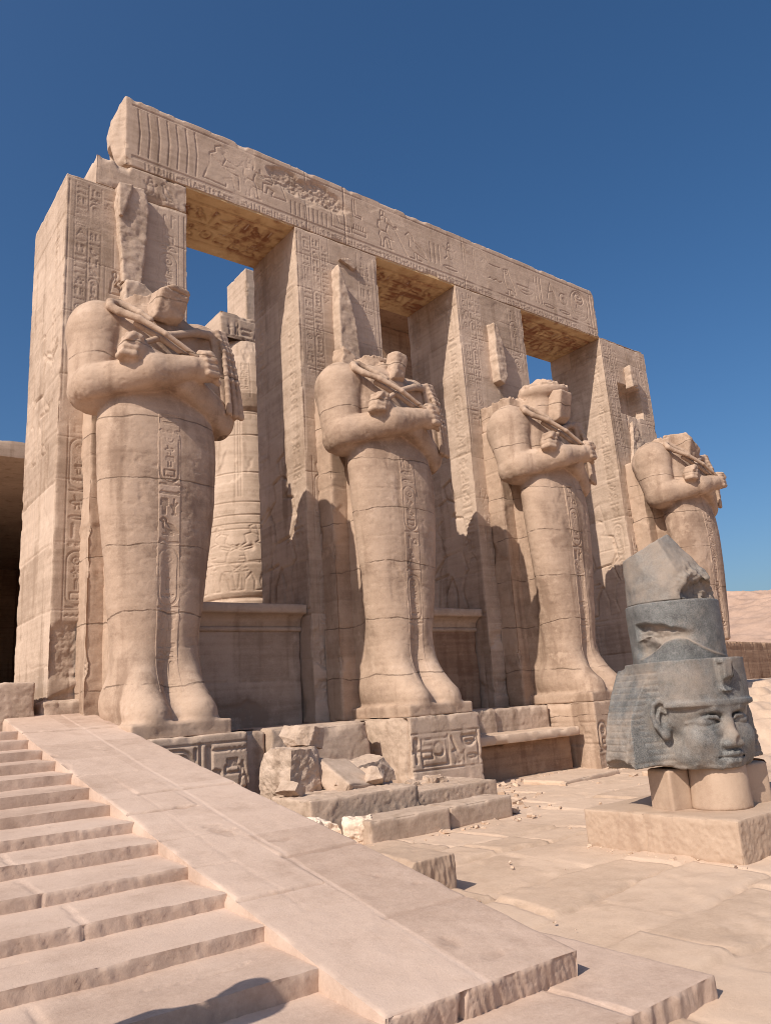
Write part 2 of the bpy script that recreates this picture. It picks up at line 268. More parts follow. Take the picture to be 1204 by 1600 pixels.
class Relief:
    def __init__(s, w, h, res):
        s.w, s.h, s.res = w, h, res
        s.nu, s.nv = max(2, int(round(w/res))+1), max(2, int(round(h/res))+1)
        s.u = np.linspace(0, w, s.nu); s.v = np.linspace(0, h, s.nv)
        s.H = np.zeros((s.nu, s.nv), dtype=np.float32); s.T = np.zeros((s.nu, s.nv), dtype=np.float32)
    def stroke(s, pts, wd=0.03, dp=0.02):
        for (a, b) in zip(pts[:-1], pts[1:]):
            m = wd*1.1
            i0, i1 = np.searchsorted(s.u, min(a[0], b[0])-m), np.searchsorted(s.u, max(a[0], b[0])+m)
            j0, j1 = np.searchsorted(s.v, min(a[1], b[1])-m), np.searchsorted(s.v, max(a[1], b[1])+m)
            if i1 <= i0 or j1 <= j0: continue
            U = s.u[i0:i1, None]; W = s.v[None, j0:j1]
            dx, dy = b[0]-a[0], b[1]-a[1]; q = dx*dx+dy*dy+1e-12
            t = np.clip(((U-a[0])*dx+(W-a[1])*dy)/q, 0, 1)
            d = np.sqrt((U-a[0]-t*dx)**2+(W-a[1]-t*dy)**2)
            s.H[i0:i1, j0:j1] = np.minimum(s.H[i0:i1, j0:j1], -dp*(1-sstep(wd*0.25, wd, d)))
    def glyph(s, name, x, y, w, h, wd=0.03, dp=0.02):
        for st in GLYPH[name]: s.stroke([(x+w*p[0], y+h*p[1]) for p in st], wd, dp)
    def figure(s, fig, x, y, sc, flip=1, wd=0.035, dp=0.025):
        for st in fig: s.stroke([(x+flip*sc*p[0], y+sc*p[1]) for p in st], wd, dp)
    def cartouche(s, x, y, w, h, rng, wd=0.03, dp=0.02, signs=None, horiz=False):
        r = min(w, h)/2
        if not horiz:
            s.stroke(C(x+r, y+h-r, r, r, 0, 180, 10)+C(x+r, y+r, r, r, 180, 360, 10)+[(x+w, y+h-r)], wd, dp); s.stroke([(x, y-.03), (x+w, y-.03)], wd, dp)
            signs = signs or ['disk', rng.choice(['man', 'throne', 'bee']), rng.choice(['djed', 'feather', 'chick']), rng.choice(['water', 'mouth', 'house'])]
            n = len(signs); hh = (h-.12)/n
            for k, g in enumerate(signs):
                s.glyph(g, x+w*.2, y+h-.06-hh*(k+1)+.01, w*.6, hh*.86, wd*.8, dp)
        else:
            s.stroke(C(x+r, y+r, r, r, 90, 270, 10)+C(x+w-r, y+r, r, r, 270, 450, 10)+[(x+r, y+h)], wd, dp); s.stroke([(x+w+.03, y), (x+w+.03, y+h)], wd, dp)
            signs = signs or ['disk', 'throne', 'djed', 'owl']
            n = len(signs); ww = (w-.12)/n
            for k, g in enumerate(signs): s.glyph(g, x+.06+ww*k, y+h*.18, ww*.85, h*.64, wd*.8, dp)
    def column(s, x, w, y0, y1, rng, lines=True, wd=0.026, dp=0.02, cart=0.2):
        if lines:
            for xx in (x, x+w): s.stroke([(xx, y0), (xx, y1)], wd*.8, dp*.8)
        a = w*0.1; y = y1-.06
        while y > y0+.2:
            k = rng.random()
            if k < cart and y-y0 > 1.5*w*2:
                h = w*2.3; s.cartouche(x+w*.1, y-h, w*.8, h, rng, wd, dp); y -= h+.1
            elif k < .45:
                h = w*.34; s.glyph(rng.choice(FLAT), x+a, y-h, w-2*a, h, wd, dp); y -= h+.04
            elif k < .75:
                h = w*.62; g1, g2 = rng.choice(TALL), rng.choice(TALL+['stool', 'bread'])
                s.glyph(g1, x+a, y-h, w*.38, h, wd, dp); s.glyph(g2, x+w*.52, y-h, w*.38, h, wd, dp); y -= h+.05
            else:
                h = w*.7; s.glyph(rng.choice(BIGG), x+a, y-h, w-2*a, h, wd, dp); y -= h+.05
    def row(s, x0, x1, y, h, rng, wd=0.03, dp=0.02):
        x = x0
        while x < x1-h*.3:
            k = rng.random()
            if k < .3:
                w = h*.34; s.glyph(rng.choice(TALL), x, y, w, h, wd, dp)
            elif k < .6:
                w = h*.62
                for q in range(3 if rng.random() < .5 else 2): s.glyph(rng.choice(FLAT), x, y+h*(.02+.33*q), w, h*.28, wd, dp)
            else:
                w = h*.7; s.glyph(rng.choice(BIGG), x, y+h*.05, w, h*.9, wd, dp)
            x += w+h*.12
    def points(s, O, U, V):
        return (np.asarray(O)[None, None]+s.u[:, None, None]*np.asarray(U)[None, None]+s.v[None, :, None]*np.asarray(V)[None, None])
    def courses(s, rng, vlevels, seg=(1.2, 2.4), depth=0.014, wd=0.022, tint=0.15, wob=0.012, P=None, seed=0):
        """masonry: bed joints at vlevels, random upright joints, one tone per block"""
        lv = [0]+list(vlevels)+[s.h+.1]
        U = s.u[:, None]; W = s.v[None, :]
        wobU = (fbm(np.stack([s.u*1.3, s.u*0+seed, s.u*0], 1), 3, seed)-.5)*wob*5
        for k, (a, b) in enumerate(zip(lv[:-1], lv[1:])):
            if k > 0:
                d = np.abs(W-(a+wobU[:, None])); amp = (fbm(np.stack([s.u*2, s.u*0+a, s.u*0], 1), 2, seed+5)[:, None])
                s.H = np.minimum(s.H, s.H*0.3-depth*(0.35+1.3*amp)*(1-sstep(wd*.3, wd, d)))if False else s.H-depth*(0.3+1.2*amp)*(1-sstep(wd*.3, wd, d))
            x = -rng.random()*seg[0]; band = (W >= a) & (W < b)
            while x < s.w:
                nx = x+rng.uniform(*seg); t = (rng.random()-.5)*2*tint
                s.T += np.where(band & (U >= x) & (U < nx), t, 0).astype(np.float32)
                if 0.1 < nx < s.w-.1:
                    d = np.abs(U-nx+0*W); s.H -= np.where(band, depth*.8*(1-sstep(wd*.3, wd*.9, d)), 0).astype(np.float32)
                x = nx
    def erode(s, P, depth=0.012, scale=1.5, seed=0, rough=0.004):
        """weathering: shallow losses that wipe the carving, plus fine roughness"""
        Q = P.reshape(-1, 3); n = fbm(Q*scale, 4, seed).reshape(s.H.shape); m = sstep(.56, .66, n)
        s.H = s.H*(1-.75*m)-depth*m
        s.H += (fbm(Q*9, 3, seed+9).reshape(s.H.shape)-.5)*rough*2
        s.T += (n-.5)*.25
    def damage(s, P, mask, depth=0.05, scale=7, seed=0, t=0.0):
        n = fbm(P.reshape(-1, 3)*scale, 4, seed, .6).reshape(s.H.shape); r = 1-np.abs(2*n-1)
        s.H = s.H*(1-mask)-mask*depth*(.35+.9*r); s.T += mask*t
    def roughen(s, P, depth=0.04, scale=7, seed=0, t=0.0):
        n = fbm(P.reshape(-1, 3)*scale, 5, seed, .65).reshape(s.H.shape); n_ = fbm(P.reshape(-1, 3)*scale*.6+31, 5, seed+3, .65).reshape(s.H.shape); r = .5*(1-np.abs(2*n-1))+.5*(n_*.9+.25)
        d = np.minimum(np.minimum(s.u, s.w-s.u)[:, None]+0*s.v[None], np.minimum(s.v, s.h-s.v)[None]+0*s.u[:, None])
        s.H = s.H+(depth*(.72-r)*1.3*sstep(0, .05, d)).astype(np.float32); s.T += t
    def blob(s, cu, cv, ru, rv, seed=0, edge=.25):
        U = s.u[:, None]+0*s.v[None]; W = s.v[None, :]+0*s.u[:, None]
        n = fbm(np.stack([U.ravel()*2.2, W.ravel()*2.2, U.ravel()*0+seed], 1), 3, seed).reshape(U.shape)-.5
        d = np.sqrt(((U-cu)/ru)**2+((W-cv)/rv)**2)+n*.9
        return (1-sstep(1-edge, 1+edge*.3, d)).astype(np.float32)
EDGE = dict(base=0.014, chip=0.07, thr=0.62, seed=3)
def e_edge(P, base, chip):
    n = fbm(P*1.9, 3, EDGE['seed']); return base*(.6+.8*vnoise(P*6, 5))+chip*sstep(EDGE['thr'], .8, n)+chip*.35*sstep(.66, .74, vnoise(P*5.5, 8))
def block(acc, x0, x1, y0, y1, z0, z1, res=0.12, faces={}, base=0.014, chip=0.06, rough=0.006, seed=0, skip='', tint=0.0, edge_scale=1.0):
    """a box of six displaced grids; faces maps 'front','left','right','back','top','bottom' to ready Reliefs"""
    D = dict(front=((x0, y0, z0), (1, 0, 0), (0, 0, 1), (0, -1, 0), x1-x0, z1-z0), left=((x0, y1, z0), (0, -1, 0), (0, 0, 1), (-1, 0, 0), y1-y0, z1-z0),
             right=((x1, y0, z0), (0, 1, 0), (0, 0, 1), (1, 0, 0), y1-y0, z1-z0), back=((x1, y1, z0), (-1, 0, 0), (0, 0, 1), (0, 1, 0), x1-x0, z1-z0),
             top=((x0, y0, z1), (1, 0, 0), (0, 1, 0), (0, 0, 1), x1-x0, y1-y0), bottom=((x0, y1, z0), (1, 0, 0), (0, -1, 0), (0, 0, -1), x1-x0, y1-y0))
    for fn, (O, U, V, N, w, h) in D.items():
        if fn in skip: continue
        R = faces.get(fn)
        if R is None:
            R = Relief(w, h, res); P = R.points(O, U, V)
            R.H += ((fbm(P.reshape(-1, 3)*5, 4, seed).reshape(R.H.shape)-.5)*2*rough).astype(np.float32)
        elif callable(R): R = R(Relief, O, U, V, w, h)
        P = R.points(O, U, V); U_, V_, N_ = map(np.asarray, (U, V, N)); H = R.H.copy(); S = np.zeros(P.shape)
        uu = R.u[:, None]+0*R.v[None]; vv = R.v[None]+0*R.u[:, None]
        ed = np.zeros(H.shape)
        for d, vec, sgn in ((uu, U_, 1), (w-uu, U_, -1), (vv, V_, 1), (h-vv, V_, -1)):
            E = P-sgn*vec*d[..., None]; near = d < .45
            e = np.zeros(H.shape); e[near] = e_edge(E[near], base, chip)
            ed = np.maximum(ed, e*np.clip(1-d/(2.2*e+.02), 0, 1)**1.6)
            bd = d < 1e-6; S[bd] += sgn*vec*e[bd][:, None]
            H[bd] = 0
        H = H-ed
        P = P+N_*H[..., None]+S
        acc.add(P.reshape(-1, 3), grid_quads(R.nu, R.nv), R.T.ravel()+tint)
# ------------------------------------------------------------------ distance-field sculpting
class Field:
    def __init__(s, lo, hi, vox):
        s.lo = np.array(lo, dtype=np.float32); s.vox = vox
        s.n = np.ceil((np.array(hi)-s.lo)/vox).astype(int)+1
        s.ax = [(s.lo[k]+vox*np.arange(s.n[k])).astype(np.float32) for k in range(3)]
        s.f = np.full(s.n, 1.0, dtype=np.float32)
    def sub(s, lo, hi):
        sl = []
        for k in range(3):
            a = int(np.clip(np.floor((lo[k]-s.lo[k])/s.vox), 0, s.n[k])); b = int(np.clip(np.ceil((hi[k]-s.lo[k])/s.vox)+1, 0, s.n[k])); sl.append(slice(a, b))
        X = s.ax[0][sl[0]][:, None, None]; Y = s.ax[1][sl[1]][None, :, None]; Z = s.ax[2][sl[2]][None, None, :]
        return tuple(sl), X, Y, Z
    def put(s, lo, hi, fn, k=0.05, op='add'):
        m = max(k*1.5, 0.06); sl, X, Y, Z = s.sub([v-m for v in lo], [v+m for v in hi])
        d = fn(X, Y, Z).astype(np.float32); g = s.f[sl]
        if op == 'add':
            h = np.clip(.5+.5*(g-d)/k, 0, 1); s.f[sl] = g*(1-h)+d*h-k*h*(1-h)
        elif op == 'cut':
            d = -d; h = np.clip(.5-.5*(g-d)/k, 0, 1); s.f[sl] = g*(1-h)+d*h+k*h*(1-h)
    def cap(s, a, b, ra, rb=None, k=0.05, op='add', flat=None):
        rb = ra if rb is None else rb; a = np.array(a, dtype=np.float32); b = np.array(b, dtype=np.float32); ab = b-a; q = float(ab@ab)+1e-9; R = max(ra, rb)
        def fn(X, Y, Z):
            t = np.clip(((X-a[0])*ab[0]+(Y-a[1])*ab[1]+(Z-a[2])*ab[2])/q, 0, 1)
            return np.sqrt((X-a[0]-t*ab[0])**2+(Y-a[1]-t*ab[1])**2+(Z-a[2]-t*ab[2])**2)-(ra+(rb-ra)*t)
        s.put(np.minimum(a, b)-R, np.maximum(a, b)+R, fn, k, op)
    def chain(s, pts, rs, k=0.04, op='add'):
        if not hasattr(rs, '__len__'): rs = [rs]*len(pts)
        for i in range(len(pts)-1): s.cap(pts[i], pts[i+1], rs[i], rs[i+1], k, op)
    def ell(s, c, r, k=0.05, op='add', rot=None):
        c = np.array(c, dtype=np.float32); r = np.array(r, dtype=np.float32); R = np.full(3, r.max()) if rot is not None else r
        def fn(X, Y, Z):
            x, y, z = X-c[0], Y-c[1], Z-c[2]
            if rot is not None: x, y, z = [rot[0][i]*x+rot[1][i]*y+rot[2][i]*z for i in range(3)]
            k0 = np.sqrt((x/r[0])**2+(y/r[1])**2+(z/r[2])**2); k1 = np.sqrt((x/r[0]**2)**2+(y/r[1]**2)**2+(z/r[2]**2)**2)+1e-9
            return k0*(k0-1)/k1
        s.put(c-R, c+R, fn, k, op)
    def box(s, c, h, rad=0.03, k=0.04, op='add', rot=None):
        c = np.array(c, dtype=np.float32); h = np.array(h, dtype=np.float32); R = np.full(3, float(np.linalg.norm(h))) if rot is not None else h
        def fn(X, Y, Z):
            x, y, z = X-c[0], Y-c[1], Z-c[2]
            if rot is not None: x, y, z = [rot[0][i]*x+rot[1][i]*y+rot[2][i]*z for i in range(3)]
            qx, qy, qz = abs(x)-h[0]+rad, abs(y)-h[1]+rad, abs(z)-h[2]+rad
            return np.sqrt(np.maximum(qx, 0)**2+np.maximum(qy, 0)**2+np.maximum(qz, 0)**2)+np.minimum(np.maximum(qx, np.maximum(qy, qz)), 0)-rad
        s.put(c-R, c+R, fn, k, op)
    def plane(s, n, p, k=0.02):
        """cut away the side the normal points to"""
        n = np.array(n, dtype=np.float32); n /= np.linalg.norm(n); X, Y, Z = s.ax[0][:, None, None], s.ax[1][None, :, None], s.ax[2][None, None, :]
        d = ((X-p[0])*n[0]+(Y-p[1])*n[1]+(Z-p[2])*n[2]).astype(np.float32)
        h = np.clip(.5-.5*(s.f-d)/k, 0, 1); s.f = s.f*(1-h)+d*h+k*h*(1-h)
    def merge(s, o, k):
        h = np.clip(.5+.5*(s.f-o.f)/k, 0, 1); s.f = s.f*(1-h)+o.f*h-k*h*(1-h)
    def mesh(s):
        f = s.f; f[0] = 1; f[-1] = 1; f[:, 0] = 1; f[:, -1] = 1; f[:, :, 0] = 1; f[:, :, -1] = 1
        ins = f < 0; nx, ny, nz = f.shape
        c = np.zeros((nx-1, ny-1, nz-1), dtype=np.int8)
        for dx in (0, 1):
            for dy in (0, 1):
                for dz in (0, 1): c += ins[dx:nx-1+dx, dy:ny-1+dy, dz:nz-1+dz]
        act = (c > 0) & (c < 8); idx = np.argwhere(act); vid = np.full(act.shape, -1, dtype=np.int32); vid[act] = np.arange(len(idx))
        acc = np.zeros((len(idx), 3), dtype=np.float32); cnt = np.zeros(len(idx), dtype=np.float32)
        cor = [(0, 0, 0), (1, 0, 0), (0, 1, 0), (1, 1, 0), (0, 0, 1), (1, 0, 1), (0, 1, 1), (1, 1, 1)]
        vals = [f[idx[:, 0]+a, idx[:, 1]+b, idx[:, 2]+cc] for a, b, cc in cor]
        for i in range(8):
            for ax in range(3):
                if cor[i][ax]: continue
                j = i+(1 << ax); a, b = vals[i], vals[j]; m = (a < 0) != (b < 0)
                t = a[m]/(a[m]-b[m]); p = np.tile(np.array(cor[i], dtype=np.float32), (m.sum(), 1)); p[:, ax] += t; acc[m] += p; cnt[m] += 1
        V = (idx+acc/cnt[:, None])*s.vox+s.lo
        Q = []
        for ax in range(3):
            a = [slice(None)]*3; b = [slice(None)]*3; a[ax] = slice(0, -1); b[ax] = slice(1, None)
            A, Bm = ins[tuple(a)], ins[tuple(b)]; o1, o2 = [(1, 2), (2, 0), (0, 1)][ax]
            e = np.argwhere(A != Bm); e = e[(e[:, o1] > 0) & (e[:, o2] > 0) & (e[:, o1] < f.shape[o1]-1) & (e[:, o2] < f.shape[o2]-1)]
            fl = A[e[:, 0], e[:, 1], e[:, 2]]
            q = []
            for (p, r) in ((-1, -1), (0, -1), (0, 0), (-1, 0)):
                g = e.copy(); g[:, o1] += p; g[:, o2] += r; q.append(vid[g[:, 0], g[:, 1], g[:, 2]])
            q = np.stack(q, 1); q[~fl] = q[~fl][:, ::-1]; Q.append(q)
        Q = np.concatenate(Q); Q = Q[(Q >= 0).all(1)]
        return V, Q
def normals(V, Q):
    n = np.cross(V[Q[:, 2]]-V[Q[:, 0]], V[Q[:, 3]]-V[Q[:, 1]]); N = np.zeros_like(V)
    for k in range(4): np.add.at(N, Q[:, k], n)
    return N/(np.linalg.norm(N, axis=1, keepdims=True)+1e-9)
def rotm(rx=0, ry=0, rz=0):
    cx, sx, cy, sy, cz, sz = math.cos(rx), math.sin(rx), math.cos(ry), math.sin(ry), math.cos(rz), math.sin(rz)
    return np.array([[cz, -sz, 0], [sz, cz, 0], [0, 0, 1]])@np.array([[cy, 0, sy], [0, 1, 0], [-sy, 0, cy]])@np.array([[1, 0, 0], [0, cx, -sx], [0, sx, cx]])
def rock(name, loc, dims, rot=(0, 0, 0), seed=0, mat='sand_stone', cuts=5, rough=0.05, n=22, parent=None, depth=(.62, .95), rocky=1.0, tint=0.0):
    """broken stone: a rounded cube, chopped by random planes and roughened"""
    rg = np.random.RandomState(seed); acc = Acc(); g = np.linspace(-1, 1, n)
    for ax in range(3):
        for sg in (-1, 1):
            A, Bq = np.meshgrid(g, g, indexing='ij'); P = np.zeros((n, n, 3)); P[..., ax] = sg; P[..., (ax+1) % 3] = A if sg > 0 else Bq; P[..., (ax+2) % 3] = Bq if sg > 0 else A
            acc.add(P.reshape(-1, 3), grid_quads(n, n))
    V = np.concatenate(acc.V).astype(np.float64); Q = np.concatenate(acc.Q)
    for _ in range(cuts):
        d = rg.normal(size=3); d /= np.abs(d).max(); d /= np.linalg.norm(d); m = np.abs(d).sum()*rg.uniform(*depth); t = V@d-m
        V -= np.where(t > 0, t, 0)[:, None]*d
    V *= np.array(dims)/2
    key = np.round(V, 4); 
    nn = fbm(V*4+seed*3.1, 4, seed)-.5; n2 = fbm(V*14+seed, 3, seed+3)-.5
    Nn = V/(np.linalg.norm(V, axis=1, keepdims=True)+1e-9)
    V = V+Nn*((nn*2*rough+n2*rough*.7)*rocky)[:, None]
    V = V@rotm(*rot).T+np.array(loc)
    return mk(name, V, Q, mat, parent, tint=nn*.5+tint, smooth=rocky < .6)

# ------------------------------------------------------------------ ground and terrace
random.seed(4); RNG = random.Random(11)
def paving():
    x0, x1, y0, y1, res = -4.0, 19.0, -13.5, -0.9, 0.035
    R = Relief(x1-x0, y1-y0, res); P = R.points((x0, y0, 0), (1, 0, 0), (0, 1, 0)); Q = P.reshape(-1, 3)
    rg = random.Random(5); a = math.radians(3)
    wob = (fbm(Q*np.array([.8, .8, 1]), 3, 40)-.5).reshape(R.H.shape)
    X = P[..., 0]*math.cos(a)+P[..., 1]*math.sin(a)+wob*.35; Y = -P[..., 0]*math.sin(a)+P[..., 1]*math.cos(a)+(fbm(Q*.8+9, 3, 41)-.5).reshape(R.H.shape)*.35
    H = np.zeros(R.H.shape); G = np.ones(R.H.shape)*9; T = np.zeros(R.H.shape)
    y = -14.5
    while y < 1.5:
        h = rg.uniform(.55, 1.15); x = -6-rg.random()
        while x < 21:
            w = rg.uniform(.7, 1.9); ins = (X >= x) & (X < x+w) & (Y >= y) & (Y < y+h)
            d = np.minimum(np.minimum(X-x, x+w-X), np.minimum(Y-y, y+h-Y))
            tx, ty, hz, tn = rg.uniform(-.012, .012), rg.uniform(-.012, .012), rg.uniform(-.026, .028), rg.uniform(-.13, .11)
            H = np.where(ins, hz+tx*(X-x-w/2)+ty*(Y-y-h/2), H); G = np.where(ins, d, G); T = np.where(ins, tn, T); x += w
        y += h
    edge = (fbm(Q*5, 3, 42)-.5).reshape(R.H.shape)*.03
    H = H-.045*(1-sstep(0.0, .045, G+edge))
    n = fbm(Q*1.1, 5, 43).reshape(R.H.shape); sand = -.034+(n-.47)*.11+(fbm(Q*7, 3, 44).reshape(R.H.shape)-.5)*.012
    H += (fbm(Q*6, 4, 45).reshape(R.H.shape)-.5)*.016
    # worn, flaking patches
    fl = fbm(Q*np.array([1.4, 2.2, 1]), 4, 46).reshape(R.H.shape); H -= .009*sstep(.57, .60, fl)
    m = sstep(-.006, .006, sand-H); R.H = np.maximum(H, sand*1.0).astype(np.float32); R.T = (T*(1-m)+(.06)*m-.26*(1-sstep(0, .035, G+edge))*(1-.6*m)).astype(np.float32)
    V = P+np.array([0, 0, 1])*R.H[..., None]
    o = mk('courtyard_paving', V.reshape(-1, 3), grid_quads(R.nu, R.nv), 'floor_stone', tint=R.T.ravel()); structure(o)
paving()
def sheet(name, pts_x, pts_y, zf, mat, tintf=None):
    X, Y = np.meshgrid(pts_x, pts_y, indexing='ij'); V = np.stack([X, Y, zf(X, Y)], -1)
    return structure(mk(name, V.reshape(-1, 3), grid_quads(len(pts_x), len(pts_y)), mat, tint=None if tintf is None else tintf(X, Y).ravel()))
def n2(X, Y, s, seed, o=4): return fbm(np.stack([X.ravel()*s, Y.ravel()*s, X.ravel()*0], 1), o, seed).reshape(X.shape)
sheet('desert_ground', np.array([-3000, -600, -100, -20, -4, 6, 19, 60, 300, 800, 3000.]), np.array([-3000, -600, -100, -30, -13, -5, 5, 40, 200, 800, 3000.]), lambda X, Y: 0*X-.09, 'hill_stone')
# raised terrace the portico stands on
def terrace_z(X, Y):
    z = 1.33+(n2(X, Y, .5, 50)-.5)*.10+(n2(X, Y, 3, 51)-.5)*.04
    return z
sheet('terrace', np.arange(-14, 20.1, .2), np.concatenate([np.arange(-1.0, 3, .1), np.arange(3, 40, .6)]), terrace_z, 'floor_stone')
# rocky bank to the right of the last pillars, stepping up to the terrace level
def bank_z(X, Y):
    t = (Y+4.9+(X-12)*.15)/4.2+(n2(X, Y, .45, 52)-.5)*.9
    h = np.clip(t, -.2, 1.12)*1.42
    st = .17; k = np.floor(h/st); f = h/st-k; h2 = (k+sstep(.55, 1, f))*st
    return h2+(n2(X, Y, 1.7, 53)-.5)*.12+(n2(X, Y, 6, 54)-.5)*.05-.03
sheet('rocky_bank', np.concatenate([np.arange(11.6, 24, .09), np.arange(24, 70, .5)]), np.concatenate([np.arange(-8, 3, .09), np.arange(3, 45, .5)]), bank_z, 'floor_stone', lambda X, Y: (n2(X, Y, 1.2, 55)-.5)*.3)
def terrace_face():
    # rough front of the terrace, between the statue bases
    acc = Acc(); rg = random.Random(8)
    for (a, b, yf, z1) in ((2.1, 3.0, -1.45, 1.30), (3.0, 4.95, -1.62, 1.33), (7.0, 8.5, -1.2, 1.34), (8.5, 10.2, -1.12, 1.33), (11.8, 14.2, -1.3, 1.33), (14.2, 16.6, -1.25, 1.3)):
        def fr(Rl, O, U, V, w, h, s=int(a*10)):
            R = Rl(w, h, .03); P = R.points(O, U, V); R.roughen(P, .05, 6, s); return R
        block(acc, a, b, yf, yf+1.2, -.1, z1, .06, {'front': fr}, base=.02, chip=.09, rough=.012, seed=int(a*7), skip='bottom back')
    o = acc.build('terrace_front', 'sand_stone'); structure(o)
terrace_face()

# ------------------------------------------------------------------ desert hill far behind
def hill():
    az = np.radians(np.concatenate([np.arange(46, 62, .3), np.arange(62, 76, .06), np.arange(76, 112, .3)])); rr = np.concatenate([np.linspace(330, 760, 170), np.linspace(780, 1100, 8)])
    A, Rr = np.meshgrid(az, rr, indexing='ij'); X = np.sin(A)*Rr; Y = np.cos(A)*Rr
    n = n2(X, Y, .006, 60, 5); t = np.clip((Rr-330)/430, 0, 1)
    prof = 78*t**1.15*(.84+.32*n)*np.where(Rr > 770, np.clip(1-(Rr-770)/400, .3, 1), 1)
    gully = (1-np.abs(2*n2(X*1, Y*1, .02, 61, 4)-1))*7*t
    strata = prof+gully*.7; st = 9; k = np.floor(strata/st); f = strata/st-k
    Z = .55*strata+.45*(k+sstep(.25, .95, f))*st+(n2(X, Y, .09, 62)-.5)*4+(np.abs(2*n2(X, Y, .05, 63)-1))*-5*t-1
    structure(mk('desert_hill', np.stack([X, Y, Z], -1).reshape(-1, 3), grid_quads(len(az), len(rr))[:, ::-1], 'hill_stone', tint=((n-.5)*.5+(n2(X, Y, .12, 64)-.5)*.7).ravel()))
hill()

# ------------------------------------------------------------------ the four pillars
PX = [(0, 2.33), (4.86, 7.15), (9.70, 12.23), (15.72, 18.06)]
SOF, DEP = 12.10, 1.99
LV = [1.2, 2.05, 3.15, 4.2, 5.1, 6.15, 7.3, 8.35, 9.3, 10.2]
def pillar(k, label):
    x0, x1 = PX[k]; z0 = 1.3; zt = 11.46 if k == 0 else SOF-.006; dep = 2.3 if k == 0 else DEP
    t = thing('temple_pillar', label, 'pillar', (0, 0, 0), 0, 'square temple pillars with statues'); rg = random.Random(20+k); acc = Acc(); w = x1-x0
    def front(Rl, O, U, V, ww, h):
        R = Rl(ww, h, .0155); P = R.points(O, U, V); top = h-.12
        lvl = [l+rg.uniform(-.12, .12) for l in LV]
        a = .17; cw = .44
        if k == 3: a = .12; cw = .40
        R.column(a, cw*.52, 6.9, top, rg, wd=.015, dp=.009, cart=0); R.column(a+cw*.56, cw*.52, 6.9, top, rg, wd=.017, dp=.010, cart=.16); R.column(a+.02, cw-.05, 1.15, 5.4, rg, wd=.019, dp=.013, cart=.1)
        R.column(ww-a-cw, cw, 6.3, top, rg, wd=.017, dp=.010, cart=.14); R.column(a+cw+.06, .2, 8.9, top-.1, rg, False, .015, .008, 0)
        for xx in (.06, ww-.06): R.stroke([(xx, 5.5), (xx, top)], .02, .012)
        if k == 0:
            R.glyph('man', .78, 7.9, .3, .5, .025, .02)
        R.courses(rg, lvl, seed=k*3, depth=.009, wd=.017)
        m = np.maximum(R.blob(.55, 1.35, .75, .5, 3+k), R.blob(.5, 0.55, .6, .3, 9+k)); m = np.maximum(m, R.blob(ww*.8, 3.2, .3, .5, 13+k)*.8)
        if k == 3: m = np.maximum(m, R.blob(1.15, 8.0, .35, .9, 77))
        R.damage(P, m, .05, 7, k); R.erode(P, .008, 1.3, k, .002)
        if k == 3:   # square socket where the crown was let in
            U_ = R.u[:, None]; V_ = R.v[None, :]; ed = (n2(U_+0*V_, V_+0*U_, 3, 4)-.5)*.12
            ins = sstep(.58, .60, U_+ed)*(1-sstep(1.72, 1.76, U_+ed))*sstep(8.42+0*ed, 8.45, V_+ed*1.5)*(1-sstep(9.42, 9.43, V_+0*U_)); R.H -= (.42*ins).astype(np.float32)
        return R
    def left(Rl, O, U, V, ww, h):
        R = Rl(ww, h, .024); P = R.points(O, U, V); lvl = [l+.02 for l in LV]
        if k == 0:
            R.figure(KING, .95, 4.9, 2.6, 1, .05, .03)
            for q in range(5): R.stroke([(.3+.3*q, 2.9+.2*q), (.42+.3*q, 4.3+.1*q)], .035, .03)
            R.stroke([(.5, 2.1), (.5, .2)], .02, .02); R.column(1.6, .4, 5.4, 9.4, rg, False, .03, .02, .2)
        else:
            R.column(ww-.52, .40, 3.3, h-.5, rg, False, .026, .022, .1)
            R.figure(KING, .95, 2.3, 3.0, -1, .045, .05); R.column(.12, .4, 5.4, h-.3, rg, True, .03, .02, .2)
            R.row(.1, ww-.1, h-.8, .6, rg, .03, .02); R.stroke([(0, 2.2), (ww, 2.2)], .03, .02); R.column(.1, .45, .9, 2.1, rg, True)
        R.courses(rg, lvl, seed=k*5+1, depth=.016)
        m = np.maximum(R.blob(.8, .35, 1.1, .45, 30+k), R.blob(.1, 4, .25, 1.5, 33+k)*.6); R.damage(P, m, .035, 5, k+40); R.erode(P, .012, 1.2, k+17)
        if k == 0:
            R.damage(P, R.blob(1.75, 4.6, .07, .35, 6, .5), .10, 5, 3, -.15)
        return R
    block(acc, x0, x1, 0, dep, z0, zt, .08, {'front': front, 'left': left}, base=.010, chip=.028, seed=k, skip='bottom')
    acc.build('shaft', 'sand_stone', t)
    if k == 0:
        acc = Acc()
        def fr2(Rl, O, U, V, ww, h):
            R = Rl(ww, h, .022); P = R.points(O, U, V); R.row(.9, 1.7, .1, .45, rg, .024, .015); R.erode(P, .012, 2, 5); return R
        block(acc, .52, 2.33, 0.004, 1.99, 11.462, SOF-.006, .06, {'front': fr2}, chip=.09, seed=4)
        acc.build('top_course', 'sand_stone', t)
        acc = Acc()
        def fr3(Rl, O, U, V, ww, h):
            R = Rl(ww, h, .03); P = R.points(O, U, V); R.roughen(P, .03, 6, 4); return R
        block(acc, -.12, 1.05, -.22, .3, 1.2, 1.98, .05, {'front': fr3}, base=.03, chip=.10, seed=9, rough=.02)
        acc.build('footing', 'sand_stone', t)
    if k == 3:
        acc = Acc(); block(acc, 15.735, 17.98, 0.012, 1.9, SOF, SOF+.05, .1, {}, chip=.02); acc.build('top_course', 'sand_stone', t)
    return t
